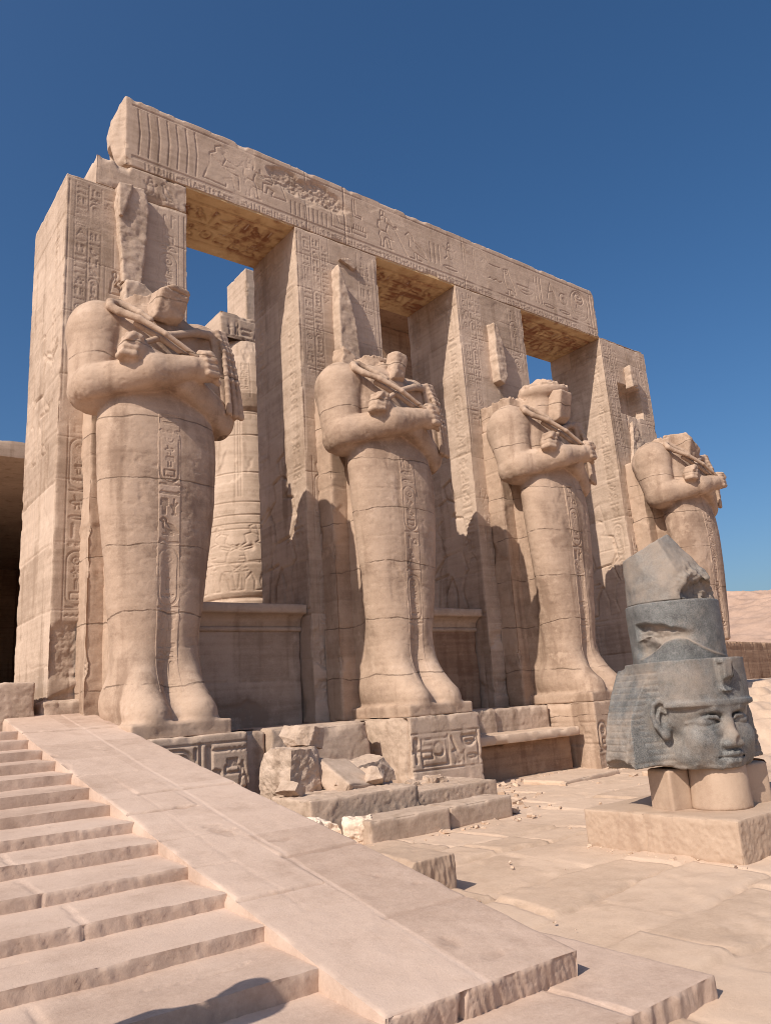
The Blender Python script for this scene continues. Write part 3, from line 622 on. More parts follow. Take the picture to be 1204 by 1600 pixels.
LP = ['leftmost temple pillar, carrying the broken left end of the long lintel, its top stepped', 'second temple pillar from the left, with a thin fin of stone left on its face',
      'third temple pillar from the left, behind the statue whose head partly survives', 'rightmost temple pillar, beyond the end of the lintel, with a square socket in its face']
for k in range(4): pillar(k, LP[k])

# ------------------------------------------------------------------ architrave
def architrave():
    t = thing('stone_lintel', 'long carved stone lintel lying across the tops of the temple pillars', 'lintel'); rg = random.Random(77)
    x0, x1, z1 = 1.05, 15.74, 13.68; acc = Acc()
    def front(Rl, O, U, V, w, h):
        R = Rl(w, h, .0165); P = R.points(O, U, V)
        for v in (.20, .24, h-.16): R.stroke([(.15, v), (w-.1, v)], .022, .014)
        b, t_ = .32, h-.22; gh = t_-b
        # first stone: wavy upright strips, kneeling and standing figures, combs
        for q in range(7):
            x = .28+.2*q; R.stroke([(x, b), (x+.03, b+gh*.5), (x-.02, t_)], .021, .014)
        R.figure(KNEEL, 2.05, b, gh*.98, 1, .022, .014); R.figure(KING, 2.75, b, gh*.85, 1, .022, .014); R.figure(KNEEL, 3.35, b+.2, gh*.7, -1, .022, .014)
        for q in range(9): R.stroke([(3.75+.12*q, b-.02), (3.75+.12*q, b+.30)], .02, .012)
        R.row(4.7, 5.1, b, gh, rg, .021, .014)
        R.stroke([(5.22, 0), (5.22, h)], .022, .03)
        x = 5.4; R.glyph('leg', x, b+.5, .4, .5, .022, .014); R.glyph('comb', x, b, .45, .4, .022, .014)
        R.figure(KING, 6.4, b, gh*.9, 1, .023, .015); R.stroke([(6.5, t_), (7.1, b)], .022, .014)
        R.glyph('vulture', 7.05, b, .75, .75, .022, .014); R.glyph('strokes', 7.75, b+.05, .6, .7, .022, .014); R.glyph('scarab', 8.35, b+.3, .5, .6, .022, .014); R.glyph('mouth', 8.3, b, .55, .25, .022, .014)
        R.glyph('reed', 8.95, b, .35, gh, .022, .014); R.glyph('feather', 9.3, b, .35, gh, .022, .014)
        R.glyph('snake', 9.75, b+.55, .75, .5, .022, .014); R.glyph('water', 9.75, b+.15, .75, .3, .022, .014); R.glyph('owl', 10.5, b, .6, .8, .022, .014)
        R.glyph('basket', 11.1, b+.1, .75, .5, .024, .016); R.glyph('strokes', 11.75, b, .55, gh, .022, .014); R.glyph('mouth', 12.2, b, .5, .25, .022, .014); R.glyph('hoe', 12.35, b+.35, .5, .6, .022, .014)
        R.glyph('disk', 12.9, b+.3, .5, .5, .024, .016); R.glyph('mouth', 12.9, b, .5, .22, .022, .014)
        R.cartouche(13.5, b+.05, .8, gh-.05, rg, .024, .016, ['disk', 'man', 'basket']); R.stroke(C(13.9, b+gh*.75, .2), .04, .02)
        for q in range(2): R.stroke([(14.42+.14*q, b), (14.42+.14*q, t_)], .02, .014)
        R.row(.4, 15.0, .03, .15, rg, .018, .01)
        R.courses(rg, [], seg=(4.9, 5.4), depth=.02, tint=.07, seed=9)
        m = np.maximum(R.blob(4.35, 1.05, .95, .36, 91, .3), R.blob(3.6, 1.2, .4, .2, 92)*.8); R.damage(P, m, .06, 8, 12, -.03); R.erode(P, .007, 1.4, 21, .002)
        return R
    def left(Rl, O, U, V, w, h):
        R = Rl(w, h, .03); P = R.points(O, U, V); U_ = R.u[:, None]; V_ = R.v[None]
        R.roughen(P, .10, 2.5, 33); R.H += (.20*np.sin(np.clip(V_/h, 0, 1)*math.pi)*sstep(0, .3, U_)*sstep(0, .25, w-U_)).astype(np.float32); R.stroke([(.30, 0), (.36, .45)], .09, .2); return R
    block(acc, x0, x1, 0.0, .80, SOF, z1, .09, {'front': front, 'left': left}, base=.010, chip=.05, seed=3)
    acc.build('beam', 'sand_stone', t)
    acc = Acc(); block(acc, 2.0, x1-.02, .805, DEP, SOF, z1-.03, .09, {}, base=.010, chip=.05, seed=5); acc.build('beam', 'sand_stone', t)
    for (a, b) in ((2.33, 4.86), (7.15, 9.70), (12.23, 15.72)):
        acc = Acc()
        def bot(Rl, O, U, V, w, h):
            R = Rl(w, h, .025); P = R.points(O, U, V)
            for v in (.32, .36, .95, 1.0, 1.6, 1.64): R.stroke([(0, v), (w, v)], .028, .02)
            rr = random.Random(int(a*10)); R.row(.1, w-.1, 1.08, .45, rr, .034, .03); R.row(.1, w-.1, .42, .48, rr, .034, .03); R.T += R.H*7  # cut lines tinted darker: old paint, and crease shade put in the colour
            n = fbm(P.reshape(-1, 3)*2.2, 4, 3).reshape(R.H.shape); R.T += ((n-.5)*.7).astype(np.float32)
            band = ((R.v[None] > .36) & (R.v[None] < 1.6))+0*R.u[:, None]; R.T -= (.22*band*sstep(.45, .65, fbm(P.reshape(-1, 3)*5, 3, 9).reshape(R.H.shape))).astype(np.float32); return R
        block(acc, a-.02, b+.02, .02, DEP-.02, SOF-.03, SOF+.05, .2, {'bottom': bot}, base=.004, chip=0, rough=.001)
        acc.build('painted_soffit', 'paint_stone', t)
architrave()

# ------------------------------------------------------------------ screen walls between the first three pillars
def profile_x(acc, x0, x1, prof, n=40, tint=0.0):
    """run a (y,z) profile along x"""
    xs = np.linspace(x0, x1, n); P = np.array(prof); X = np.repeat(xs[:, None], len(P), 1); V = np.stack([X, np.tile(P[:, 0], (n, 1)), np.tile(P[:, 1], (n, 1))], -1)
    nn = (fbm(V.reshape(-1, 3)*4, 3, 6).reshape(X.shape)-.5)*.03; V[..., 1] += nn; V[..., 2] += nn*.6
    acc.add(V.reshape(-1, 3), grid_quads(n, len(P)), (nn*2+tint).ravel())
def screen(x0, x1, label, seed):
    t = thing('screen_wall', label, 'wall', (0, 0, 0), 0, 'low screen walls between pillars'); rg = random.Random(seed); acc = Acc()
    def fr(Rl, O, U, V, w, h):
        R = Rl(w, h, .03); P = R.points(O, U, V); R.courses(rg, [.95], seg=(1.0, 1.9), tint=.12, seed=seed)
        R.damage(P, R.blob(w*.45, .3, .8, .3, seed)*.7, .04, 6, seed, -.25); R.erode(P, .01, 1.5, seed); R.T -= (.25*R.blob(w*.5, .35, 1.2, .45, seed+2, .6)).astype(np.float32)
        return R
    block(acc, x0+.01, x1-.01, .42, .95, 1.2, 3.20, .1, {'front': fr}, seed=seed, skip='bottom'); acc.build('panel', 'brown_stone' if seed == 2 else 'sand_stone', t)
    acc = Acc()
    tor = [(.42-.05*math.sin(a), 3.14-.05*math.cos(a)) for a in np.linspace(0, math.pi, 9)]
    cav = [(.42-.02-.24*(1-math.cos(a)), 3.20+.22*math.sin(a)) for a in np.linspace(0, math.pi/2, 9)]
    prof = tor+cav+[(.14, 3.45), (.14, 3.585), (.16, 3.60), (.95, 3.60), (.95, 3.2)]
    profile_x(acc, x0+.012, x1-.012, prof); acc.build('cornice', 'sand_stone', t)
screen(2.33, 4.86, 'left screen wall with hollow cornice, between the first two pillars', 1)
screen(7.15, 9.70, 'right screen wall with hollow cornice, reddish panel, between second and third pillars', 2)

# ------------------------------------------------------------------ Osiride statues
PROF = np.array([(-.1, .62, .55, -1.1), (.5, .60, .52, -1.1), (1.0, .62, .52, -1.15), (1.45, .67, .53, -1.2), (2.0, .74, .52, -1.25), (2.75, .83, .48, -1.30), (3.5, .92, .48, -1.32), (4.3, .97, .50, -1.31),
                 (4.8, .97, .50, -1.28), (5.2, .91, .50, -1.22), (5.7, .86, .60, -1.05), (6.2, .86, .62, -1.0), (6.6, .84, .60, -1.0), (6.85, .75, .52, -.98), (7.05, .5, .4, -.95)])
def statue_body(vox, head, seed):
    F = Field((-1.85, -2.5, -.03), (1.85, .06, 8.5 if head == 'face' else 8.1), vox)
    h_, a_, b_, c_ = PROF.T
    def body(X, Y, Z):
        z = Z.ravel(); a = np.interp(z, h_, a_)[None, None]; b = np.interp(z, h_, b_)[None, None]; c = np.interp(z, h_, c_)[None, None]
        g = np.interp(z, [.4, .9, 2.2, 3.3, 3.8], [.10, .09, .06, .02, 0])[None, None]
        x = X/a; y = (Y-c)/b; r = (np.abs(x)**2.25+np.abs(y)**2.25)**(1/2.25)
        d = (r-1)*np.minimum(a, b)*.9
        d = d+g*np.exp(-((X-.02)/.13)**2)*(Y < c)
        return np.maximum(d, np.maximum(Z-7.25, -.1-Z))
    F.put((-1.2, -2.1, -.1), (1.2, -.1, 7.3), body, .04)
    F.box((0, -.5, 3.25), (.56, .56, 3.4), .06, .08)                     # stone behind the legs
    for s in (-1, 1):
        F.cap((s*.33, -1.15, .62), (s*.36, -1.95, .26), .36, .24, .22); F.cap((s*.33, -.9, .5), (s*.36, -2.0, .24), .38, .22, .16); F.cap((s*.32, -1.35, 1.05), (s*.36, -1.95, .32), .26, .19, .25)
        for q in range(5):                                              # worn toes
            F.cap((s*.36+(q-2)*.10, -1.9, .22), (s*.36+(q-2)*.10, -2.17+.03*abs(q-(1.2 if s > 0 else 2.8)), .20), .062, .055, .03)
    F.cap((0, -1.2, .55), (0, -1.85, .22), .30, .20, .12)
    F.box((.03, -1.15, .08), (.76, 1.10, .12), .04, .08)                # foot slab
    for s in (-1, 1):                                                   # shoulder and upper arm grow together, then meet the chest in a crease
        A = Field(F.lo, F.lo+vox*(F.n-1.01), vox)
        A.cap((s*.88, -.98, 6.56), (s*1.00, -1.16, 5.40), .43, .34, .05); A.cap((s*.88, -.72, 6.45), (s*.98, -1.0, 5.42), .42, .32, .2)
        A.ell((s*.84, -.92, 6.56), (.47, .44, .46), .2); A.cap((s*.78, -.85, 6.58), (s*.2, -.9, 6.72), .42, .36, .25)
        F.merge(A, .04)
    # forearms, cut flat underneath: the left one first, the right one (seen at the left) crosses above it
    A = Field(F.lo, F.lo+vox*(F.n-1.01), vox)
    A.cap((1.02, -1.2, 5.22), (.25, -1.68, 5.55), .37, .30, .05); A.cap((.25, -1.68, 5.55), (-.42, -1.82, 5.84), .30, .20, .05); A.plane((-.44, .0, -1), (1.02, -1.2, 4.96), .05); F.merge(A, .025)
    A = Field(F.lo, F.lo+vox*(F.n-1.01), vox)
    A.cap((-1.00, -1.2, 5.42), (-.30, -1.82, 5.60), .37, .31, .05); A.cap((-.30, -1.82, 5.60), (.28, -1.98, 5.74), .31, .205, .05); A.cap((-1.0, -1.0, 5.42), (-1.0, -1.25, 5.42), .36, .37, .05)
    A.plane((.22, .0, -1), (-1.0, -1.2, 5.17), .05); F.merge(A, .025)
    # fists: palm, four bent fingers, thumb
    for (cx, cy, cz, dx, dz) in ((.42, -1.98, 5.78, .95, .22), (-.56, -1.86, 5.88, -.93, .28)):
        F.ell((cx+dx*.04, cy, cz), (.25, .21, .25), .03)
        for q in range(4):
            o = (q-1.5)*.105; px, pz = -dz*(1 if dx > 0 else -1), abs(dx); bx, bz = cx+px*o*1.0, cz+pz*o
            F.chain([(bx+dx*.06, cy-.17, bz+dz*.05), (bx+dx*.23, cy-.13, bz+dz*.10), (bx+dx*.25, cy+.02, bz+dz*.08), (bx+dx*.12, cy+.10, bz)], [.062, .066, .06, .05], .012)
        F.chain([(cx-dx*.02, cy-.10, cz+.20), (cx+dx*.12, cy-.17, cz+.19), (cx+dx*.22, cy-.19, cz+.10)], [.065, .06, .05], .02)
    if seed != 4: F.chain([(.62, -2.0, 5.66), (.76, -1.97, 5.58)], [.075, .055], .03)
    # broken neck
    rg = np.random.RandomState(seed)
    F.ell((0, -.95, 6.80), (.60, .5, .28), .18)
    for q in range(5): F.ell((rg.uniform(-.45, .5), rg.uniform(-1.35, -.6), 6.98+rg.uniform(-.05, .08)), (.18, .2, .12), .05)
    if head == 'face':
        F.cap((0.05, -1.05, 6.8), (.08, -1.2, 7.35), .52, .48, .12); F.ell((.08, -1.22, 7.46), (.58, .58, .32), .06); F.ell((.25, -1.55, 7.50), (.36, .28, .18), .06)
        F.ell((.12, -1.76, 7.24), (.42, .20, .10), .03, 'cut'); F.box((-.48, -.5, 7.0), (.42, .5, .34), .06, .10); F.box((.6, -.7, 6.95), (.3, .45, .34), .12, .12)
        F.ell((-.45, -1.3, 7.84), (.25, .4, .15), .08, 'cut'); F.ell((.5, -1.45, 7.70), (.16, .2, .10), .04, 'cut')
    if seed == 4: F.box((0, -2.3, .4), (1.2, .82, 1.0), .05, .05, 'cut', rot=rotm(-.12, 0, .1))      # its toes are broken away
    # break edges
    X, Y, Z = F.ax[0][:, None, None], F.ax[1][None, :, None], F.ax[2][None, None, :]
    fcopy = F.f.copy(); V, Q = F.mesh(); N = normals(V, Q)
    n = fbm(V*2.2, 4, seed)-.5; top = sstep(6.95, 7.2, V[:, 2])*sstep(.2, .6, N[:, 2])
    nz_ = n*.022; V = V+N*((nz_+(fbm(V*16, 3, seed+2)-.5)*.008*(1+6*top)-.005*sstep(.62, .72, fbm(V*np.array([9, 9, 16]), 3, seed+8))+top*(np.abs(2*fbm(V*3.5, 4, seed+4)-1)-.12)*-.30)[:, None])
    # bed joints of the drums, text column, wear
    disp = np.zeros(len(V)); rg2 = random.Random(seed*7); tint = n*.3
    for z in (1.35+rg2.uniform(-.1, .1), 2.35, 3.3+rg2.uniform(-.1, .1), 4.25, 5.0+rg2.uniform(-.05, .05), 6.15):
        w = (fbm(V*1.5, 3, int(z*9))-.5)*.16; a = fbm(V*2.5, 2, int(z*5)); jl = (1-sstep(.003, .020, np.abs(V[:, 2]-z-w)))*sstep(.30, .60, a); disp += .005*jl
        tint = tint+.05*(vnoise(np.stack([0*V[:, 0]+z, np.floor((V[:, 2]-z)*.5), 0*V[:, 0]], 1), seed)-.5)
    R = Relief(.44, 5.0, .01); rr = random.Random(seed+100); R.column(.03, .38, .02, 4.95, rr, True, .022, .024, .12)
    if seed == 1:
        R.H[:, int(4.15/.01):] = 0
        for xx in (.03, .41): R.stroke([(xx, 4.1), (xx, 5)], .024, .03)
        R.glyph('hoe', .08, 4.62, .3, .26, .026, .026); R.glyph('comb', .07, 4.36, .31, .22, .026, .03); R.glyph('dots', .06, 4.18, .34, .16, .03, .035)
    ix = np.arange(int(round((-.26-F.lo[0])/vox)), int(round((.26-F.lo[0])/vox))+1); iz = np.arange(int(round((.6-F.lo[2])/vox)), int(round((5.0-F.lo[2])/vox))+1)
    col = fcopy[np.ix_(ix, np.arange(F.n[1]), iz)]; jy = np.argmax(col < 0, axis=1); jy = np.clip(jy, 1, None); I, K = np.meshgrid(np.arange(len(ix)), np.arange(len(iz)), indexing='ij')
    fa, fb = col[I, jy-1, K], col[I, jy, K]; dep = F.lo[1]+vox*(jy-1+fa/(fa-fb+1e-9))
    gx = np.linspace(-.20, .20, 41); gz = np.arange(.62, 4.98, .010); GX, GZ = np.meshgrid(gx, gz, indexing='ij')
    fx = (GX-F.ax[0][ix[0]])/vox; fz = (GZ-F.ax[2][iz[0]])/vox; a0 = np.clip(fx.astype(int), 0, len(ix)-2); c0 = np.clip(fz.astype(int), 0, len(iz)-2); fx -= a0; fz -= c0
    GY = dep[a0, c0]*(1-fx)*(1-fz)+dep[a0+1, c0]*fx*(1-fz)+dep[a0, c0+1]*(1-fx)*fz+dep[a0+1, c0+1]*fx*fz
    SP = np.stack([GX, GY, GZ], -1).reshape(-1, 3); sn = fbm(SP*2.2, 4, seed)-.5
    uu = np.clip(((GX+.22)/R.res).round().astype(int), 0, R.nu-1); vv = np.clip(((GZ-.4)/R.res).round().astype(int), 0, R.nv-1); hh = R.H[uu, vv].ravel()
    wear = 1-.85*sstep(.57, .66, fbm(SP*2, 3, seed+31)); SP[:, 1] += -sn*.022-.007-hh*wear+.02*(np.abs(SP[:, 0]) > .195)+.004*(fbm(SP*20, 2, 3)-.5)
    strip = (SP, grid_quads(GX.shape[0], GX.shape[1]), sn*.3)
    wr = sstep(.58, .68, fbm(V*np.array([2.5, 2.5, 1.2])+3, 4, seed+50)); disp += .012*wr; tint = tint-.06*wr
    hip = sstep(.60, .72, fbm(V*1.1+5, 4, seed+60)); tint = tint-.22*hip*(V[:, 2] > 1)
    V = V-N*disp[:, None]
    return V, Q, tint, strip
def small_field(name, lo, hi, vox, fn, mat, parent, seed=0, rough=.02, tint=0.0):
    F = Field(lo, hi, vox); fn(F); V, Q = F.mesh(); N = normals(V, Q); n = fbm(V*6, 3, seed)-.5
    V = V+N*(n*rough*2+(fbm(V*20, 3, seed, .65)-.5)*rough*.6)[:, None]
    return mk(name, V, Q, mat, parent, tint=n*.3+tint)
def poly_slab(name, poly, y0, th, mat, parent, seed=0, rough=.03):
    """flat remnant of carving standing proud of the pillar face: polygon (x,z) with thickness, sculpted"""
    P = np.array(poly); lo = P.min(0); hi = P.max(0)
    def fn(F):
        def d(X, Y, Z):
            xx = X+0*Z; zz = Z+0*X; dist = np.full(np.broadcast(X, Z).shape, 9., dtype=np.float32); ins = np.zeros(dist.shape, dtype=bool)
            for (a, b) in zip(P, np.roll(P, -1, 0)):
                e = b-a; t = np.clip(((xx-a[0])*e[0]+(zz-a[1])*e[1])/(e@e), 0, 1); dist = np.minimum(dist, np.hypot(xx-a[0]-t*e[0], zz-a[1]-t*e[1]))
                c = ((a[1] > zz) != (b[1] > zz)) & (xx < (b[0]-a[0])*(zz-a[1])/(b[1]-a[1]+1e-9)+a[0]); ins ^= c
            sd = np.where(ins, -dist, dist)
            return np.maximum(sd+0*Y, np.maximum(y0-th-Y, Y-y0)+0*X)
        F.put((lo[0], y0-th, lo[1]), (hi[0], y0, hi[1]), d, .03)
    return small_field(name, (lo[0]-.1, y0-th-.1, lo[1]-.1), (hi[0]+.1, y0+.1, hi[1]+.1), .025, fn, mat, parent, seed, rough)
def crook(F):
    F.chain([(.34, -2.10, 5.90), (-.15, -2.02, 6.22), (-.50, -1.80, 6.50), (-.74, -1.58, 6.66), (-.86, -1.46, 6.78), (-.84, -1.38, 6.90), (-.70, -1.36, 6.94), (-.54, -1.46, 6.84), (-.42, -1.62, 6.70), (-.30, -1.74, 6.56)], [.042, .046, .058, .066, .07, .066, .062, .06, .056, .05], .03)
    F.chain([(.30, -1.98, 5.90), (-.15, -1.84, 6.22), (-.50, -1.64, 6.48)], .05, .05)
def flail(F):
    F.chain([(-.52, -1.95, 6.0), (0, -1.74, 6.36), (.55, -1.58, 6.62), (.98, -1.40, 6.74)], [.045, .06, .07, .08], .04)
    for q in range(3):
        o = q*.07; o2 = q*.15
        p = [(.98+o, -1.50+o*.5, 6.78), (1.06+o*1.2, -1.60+o*.5, 6.38), (1.10+(o+o2)/2, -1.62+o*.5, 5.85), (1.13+o2, -1.62+o2*.5, 5.26)]
        F.chain(p, [.04, .043, .044, .056], .02)
        for z in range(12):
            f = z/12; k = min(int(f*3), 2); g = f*3-k; c = np.array(p[k])*(1-g)+np.array(p[k+1])*g; F.ell(c, (.056, .056, .035), .015)
    F.box((1.13, -1.38, 6.02), (.17, .14, .80), .05, .05, rot=rotm(0, -.16, 0))
Z0 = 1.34
BASE_SIGNS = {
 0: lambda R, rg: (R.cartouche(-.25, .80, 1.30, .42, rg, .036, .035, ['man', 'feather', 'owl', 'throne'], True), R.stroke(C(.90, 1.02, .12), .042, .04), R.stroke(C(.90, 1.02, .03), .03, .03), R.stroke([(1.15, .72), (1.15, 1.28)], .036, .035), R.glyph('leg', 1.20, .80, .30, .44, .042, .04), R.stroke(C(1.38, .84, .07), .034, .035), R.stroke([(1.32, 1.18), (1.55, 1.18)], .034, .03), R.glyph('comb', 1.52, .80, .24, .30, .028, .028), R.glyph('water', 1.56, 1.12, .28, .12, .028, .025), R.glyph('hoe', 1.72, .62, .16, .40, .026, .025), R.stroke([(0, 1.28), (1.86, 1.28)], .022, .02), R.stroke([(0, .70), (1.9, .64)], .026, .022), R.stroke([(1.2, .45), (1.9, .40)], .03, .025)),
 1: lambda R, rg: (R.glyph('ankh', .0, .66, .22, .38, .05, .04), R.glyph('house', .22, .64, .26, .34, .04, .035), R.stroke([(.25, .82), (.5, .82)], .04, .035), R.stroke(C(.62, .84, .11), .045, .04), R.stroke(B(.24, .58, .8, 1.02), .034, .03), R.stroke([(.84, .58), (.84, 1.06)], .036, .03), R.stroke([(.92, 1.02), (1.1, .66)], .04, .035), R.glyph('bird2', .92, .58, .26, .26, .035, .03), R.glyph('basket', 1.16, .78, .36, .34, .045, .04), R.stroke([(1.2, .76), (1.2, .58)], .035, .03), R.glyph('mouth', 1.26, .58, .26, .16, .035, .03), R.stroke([(1.55, .54), (1.55, 1.1)], .036, .03), R.stroke([(0, 1.12), (1.65, 1.12)], .02, .015), R.stroke([(0, .52), (1.65, .5)], .025, .02)),
 2: lambda R, rg: [R.cartouche(.06+.36*q, .45, .28, .55, rg, .036, .03, ['disk', 'stool']) for q in range(4)],
 3: lambda R, rg: [R.cartouche(.06+.36*q, .45, .28, .55, rg, .036, .03, ['disk', 'stool']) for q in range(4)],
}
def statue(k, label, head, vox):
    cx = (PX[k][0]+PX[k][1])/2+.08; grp = 'colossal mummy shaped statues on the pillar fronts'
    t = thing('osiride_statue', label, 'statue', (cx, 0, Z0), 0, grp); seed = k+1
    V, Q, ti, sp = statue_body(vox, head, seed); mk('body', V, Q, 'statue_stone', t, ti); mk('text_band', *sp[:2], 'statue_stone', t, sp[2])
    small_field('crook', (-1.15, -2.35, 5.7), (.6, -1.1, 7.2), .018 if k < 2 else .024, crook, 'statue_stone', t, seed, .006)
    small_field('flail', (-.85, -2.2, 5.05), (1.75, -1.1, 7.1), .018 if k < 2 else .024, flail, 'statue_stone', t, seed, .004)
    # beard or neck stump that survived
    if k == 0:
        def st(F):
            F.box((.04, -1.60, 6.98), (.25, .22, .34), .05, .05, rot=rotm(.30, .14, .1)); F.plane((.3, -.4, -.9), (.1, -1.68, 6.68)); F.plane((-.5, -.2, .8), (-.05, -1.6, 7.26))
            for q in range(6): F.box((.06, -1.86, 6.78+.09*q), (.4, .014, .012), .005, .01, 'cut', rot=rotm(.30, .14, .1))
            F.cap((.0, -1.2, 6.75), (.0, -1.5, 6.95), .28, .18, .1)
        small_field('beard_stump', (-.6, -2.1, 6.3), (.7, -.9, 7.6), .02, st, 'statue_stone', t, 5, .025)
    elif k == 1:
        def st(F): F.box((.14, -1.52, 6.95), (.19, .16, .36), .10, .05, rot=rotm(.15, .1, .1)); F.plane((.2, -.6, -.75), (.1, -1.6, 6.68)); F.cap((.0, -1.2, 6.75), (.1, -1.45, 6.95), .24, .16, .08)
        small_field('beard_stump', (-.5, -2.0, 6.2), (.7, -.9, 7.6), .02, st, 'statue_stone', t, 6, .03)
    elif k == 2:
        def st(F): F.box((.12, -1.70, 6.98), (.24, .19, .40), .06, .05, rot=rotm(.22, 0, .1)); F.plane((.2, -.5, -.85), (.1, -1.8, 6.66)); F.box((.1, -1.4, 7.1), (.2, .3, .3), .05, .05)
        small_field('beard_stump', (-.4, -2.2, 6.3), (.7, -1.0, 7.7), .025, st, 'statue_stone', t, 7, .02)
    else:
        def st(F): F.box((.02, -1.35, 6.92), (.34, .42, .38), .05, .04, rot=rotm(.15, .0, .1)); F.plane((.0, -.6, -.75), (.1, -1.75, 6.58)); F.plane((.35, -.75, .55), (.1, -1.68, 7.1))
        small_field('beard_stump', (-.7, -2.2, 6.2), (.7, -.7, 7.6), .03, st, 'statue_stone', t, 8, .03)
    # shoulders' back slab
    acc = Acc(); hw = .84 if k == 0 else .93
    zt = 6.7 if k else 6.3
    def lf(Rl, O, U, V_, w, h):
        R = Rl(w, h, .03); P = R.points(O, U, V_); R.courses(random.Random(k), [1.2, 2.3, 3.4, 4.6, 5.6], seg=(9, 10), seed=k); R.damage(P, R.blob(.25, 2.0, .5, 1.6, k+3)*.7, .04, 5, k); R.erode(P, .015, 1.5, k); return R
    block(acc, -hw, hw, -.50, .03, -.03, zt, .06, {'left': lf, 'front': lf}, base=.015, chip=.05, seed=k+5, rough=.006, skip='back bottom')
    acc.build('back_slab', 'statue_stone', t)
    # what is left of the crown on the pillar
    if k == 0:
        poly_slab('crown_remnant', [(-.36, 8.05), (-.32, 8.1), (.13, 8.15), (.20, 8.9), (.26, 9.8), (.16, 10.25), (-.36, 10.12), (-.36, 9.75), (-.30, 9.0), (-.22, 8.15)], 0.03, .17, 'sand_stone', t, 3, .03)
        poly_slab('crown_remnant', [(-.34, 9.45), (-.26, 9.45), (-.1, 10.05), (-.06, 10.22), (-.36, 10.16)], -.1, .10, 'sand_stone', t, 4, .02)
        poly_slab('neck_remnant', [(-.30, 7.0), (.75, 7.0), (.66, 7.7), (.45, 7.75), (.14, 8.08), (-.22, 8.1)], 0.03, .34, 'sand_stone', t, 5, .03)
    elif k == 1:
        poly_slab('crown_remnant', [(-.33, 7.2), (.26, 7.3), (.18, 8.1), (.13, 8.7), (.0, 9.2), (-.12, 9.65), (-.27, 10.0), (-.31, 9.0)], 0.03, .30, 'sand_stone', t, 6, .025)
        poly_slab('neck_remnant', [(-.55, 6.5), (.75, 6.5), (.62, 7.0), (.2, 7.40), (-.1, 7.75), (-.34, 7.9), (-.42, 7.3)], 0.03, .42, 'statue_stone', t, 7, .04)
        poly_slab('crown_remnant', [(-.1, 10.25), (.3, 10.1), (.42, 10.2), (.2, 10.35)], 0.03, .12, 'sand_stone', t, 16, .03)
    elif k == 2:
        poly_slab('crown_remnant', [(-.28, 8.2), (-.1, 8.1), (.06, 8.35), (.06, 8.9), (-.02, 9.4), (-.12, 9.85), (-.29, 9.85), (-.31, 9.0)], 0.03, .28, 'sand_stone', t, 8, .03)
    else:
        poly_slab('crown_remnant', [(-.20, 9.25), (.12, 9.35), (.14, 9.95), (-.2, 10.0)], 0.03, .26, 'sand_stone', t, 9, .03)
        poly_slab('neck_remnant', [(-.7, 6.3), (.6, 6.4), (.3, 7.4), (-.05, 8.0), (-.3, 8.15), (-.45, 7.2)], 0.03, .12, 'sand_stone', t, 10, .05)
    # pedestal with its line of signs
    acc = Acc(); rg = random.Random(60+k); x0, x1 = -.80, .85; yf = -2.31 if k < 3 else -1.62
    if k == 0: x0, x1 = -.9, 1.0
    def fr(Rl, O, U, V_, w, h):
        R = Rl(w, h, .015 if k < 2 else .02); P = R.points(O, U, V_); BASE_SIGNS[k](R, rg)
        m = R.blob(w*.5, .2, w*.7, .22, k+5, .2)*.5
        if k == 0: m = np.maximum(m*.3, R.blob(w, .5, .08, .3, 4))
        if k == 1:
            V2 = R.v[None]+0*R.u[:, None]; low = (1-sstep(.47, .50, V2+(fbm(np.stack([R.u*3, R.u*0, R.u*0], 1), 3, 2)[:, None]-.5)*.15)); R.H = (R.H*(1-low)+low*.0).astype(np.float32); R.T += (.10*low).astype(np.float32); m = m*0
        R.damage(P, m, .03, 8, k+2); R.erode(P, .006, 2, k+9, .002); return R
    def lft(Rl, O, U, V_, w, h):
        R = Rl(w, h, .025); P = R.points(O, U, V_)
        if k == 1: R.roughen(P, .11, 2.6, 5); R.stroke([(w-.12, 0), (w-.16, .5), (w-.1, .9), (w-.14, h)], .05, .12)
        elif k == 2:
            R.row(.3, w-.1, .62, .3, rg, .03, .02); R.stroke([(0, 1.0), (w, 1.0)], .03, .02); R.stroke([(0, .56), (w, .56)], .03, .02); R.erode(P, .02, 1.8, 3)
        else: R.damage(P, R.blob(.5, .5, 1, .5, 4)*.6, .05, 5, 2)
        return R
    block(acc, x0, x1, yf, -.02, -1.42, -.005, .05, {'front': fr, 'left': lft}, base=.012, chip=.05, seed=k+31, rough=.012, skip='bottom')
    acc.build('pedestal', 'statue_stone' if k > 1 else 'sand_stone', t)
    return t
SL = ['nearest and largest headless statue with crossed arms, on the left beside the ramp', 'second statue from the left, headless with a small neck stump, beside the rubble heap',
      'third statue from the left, crossed arms, the lower part of its head still in place', 'farthest statue on the right, headless with a square stump, behind the granite head']
for k, (hd, vx) in enumerate((('none', .021), ('none', .024), ('face', .026), ('none', .03))): statue(k, SL[k], hd, vx)

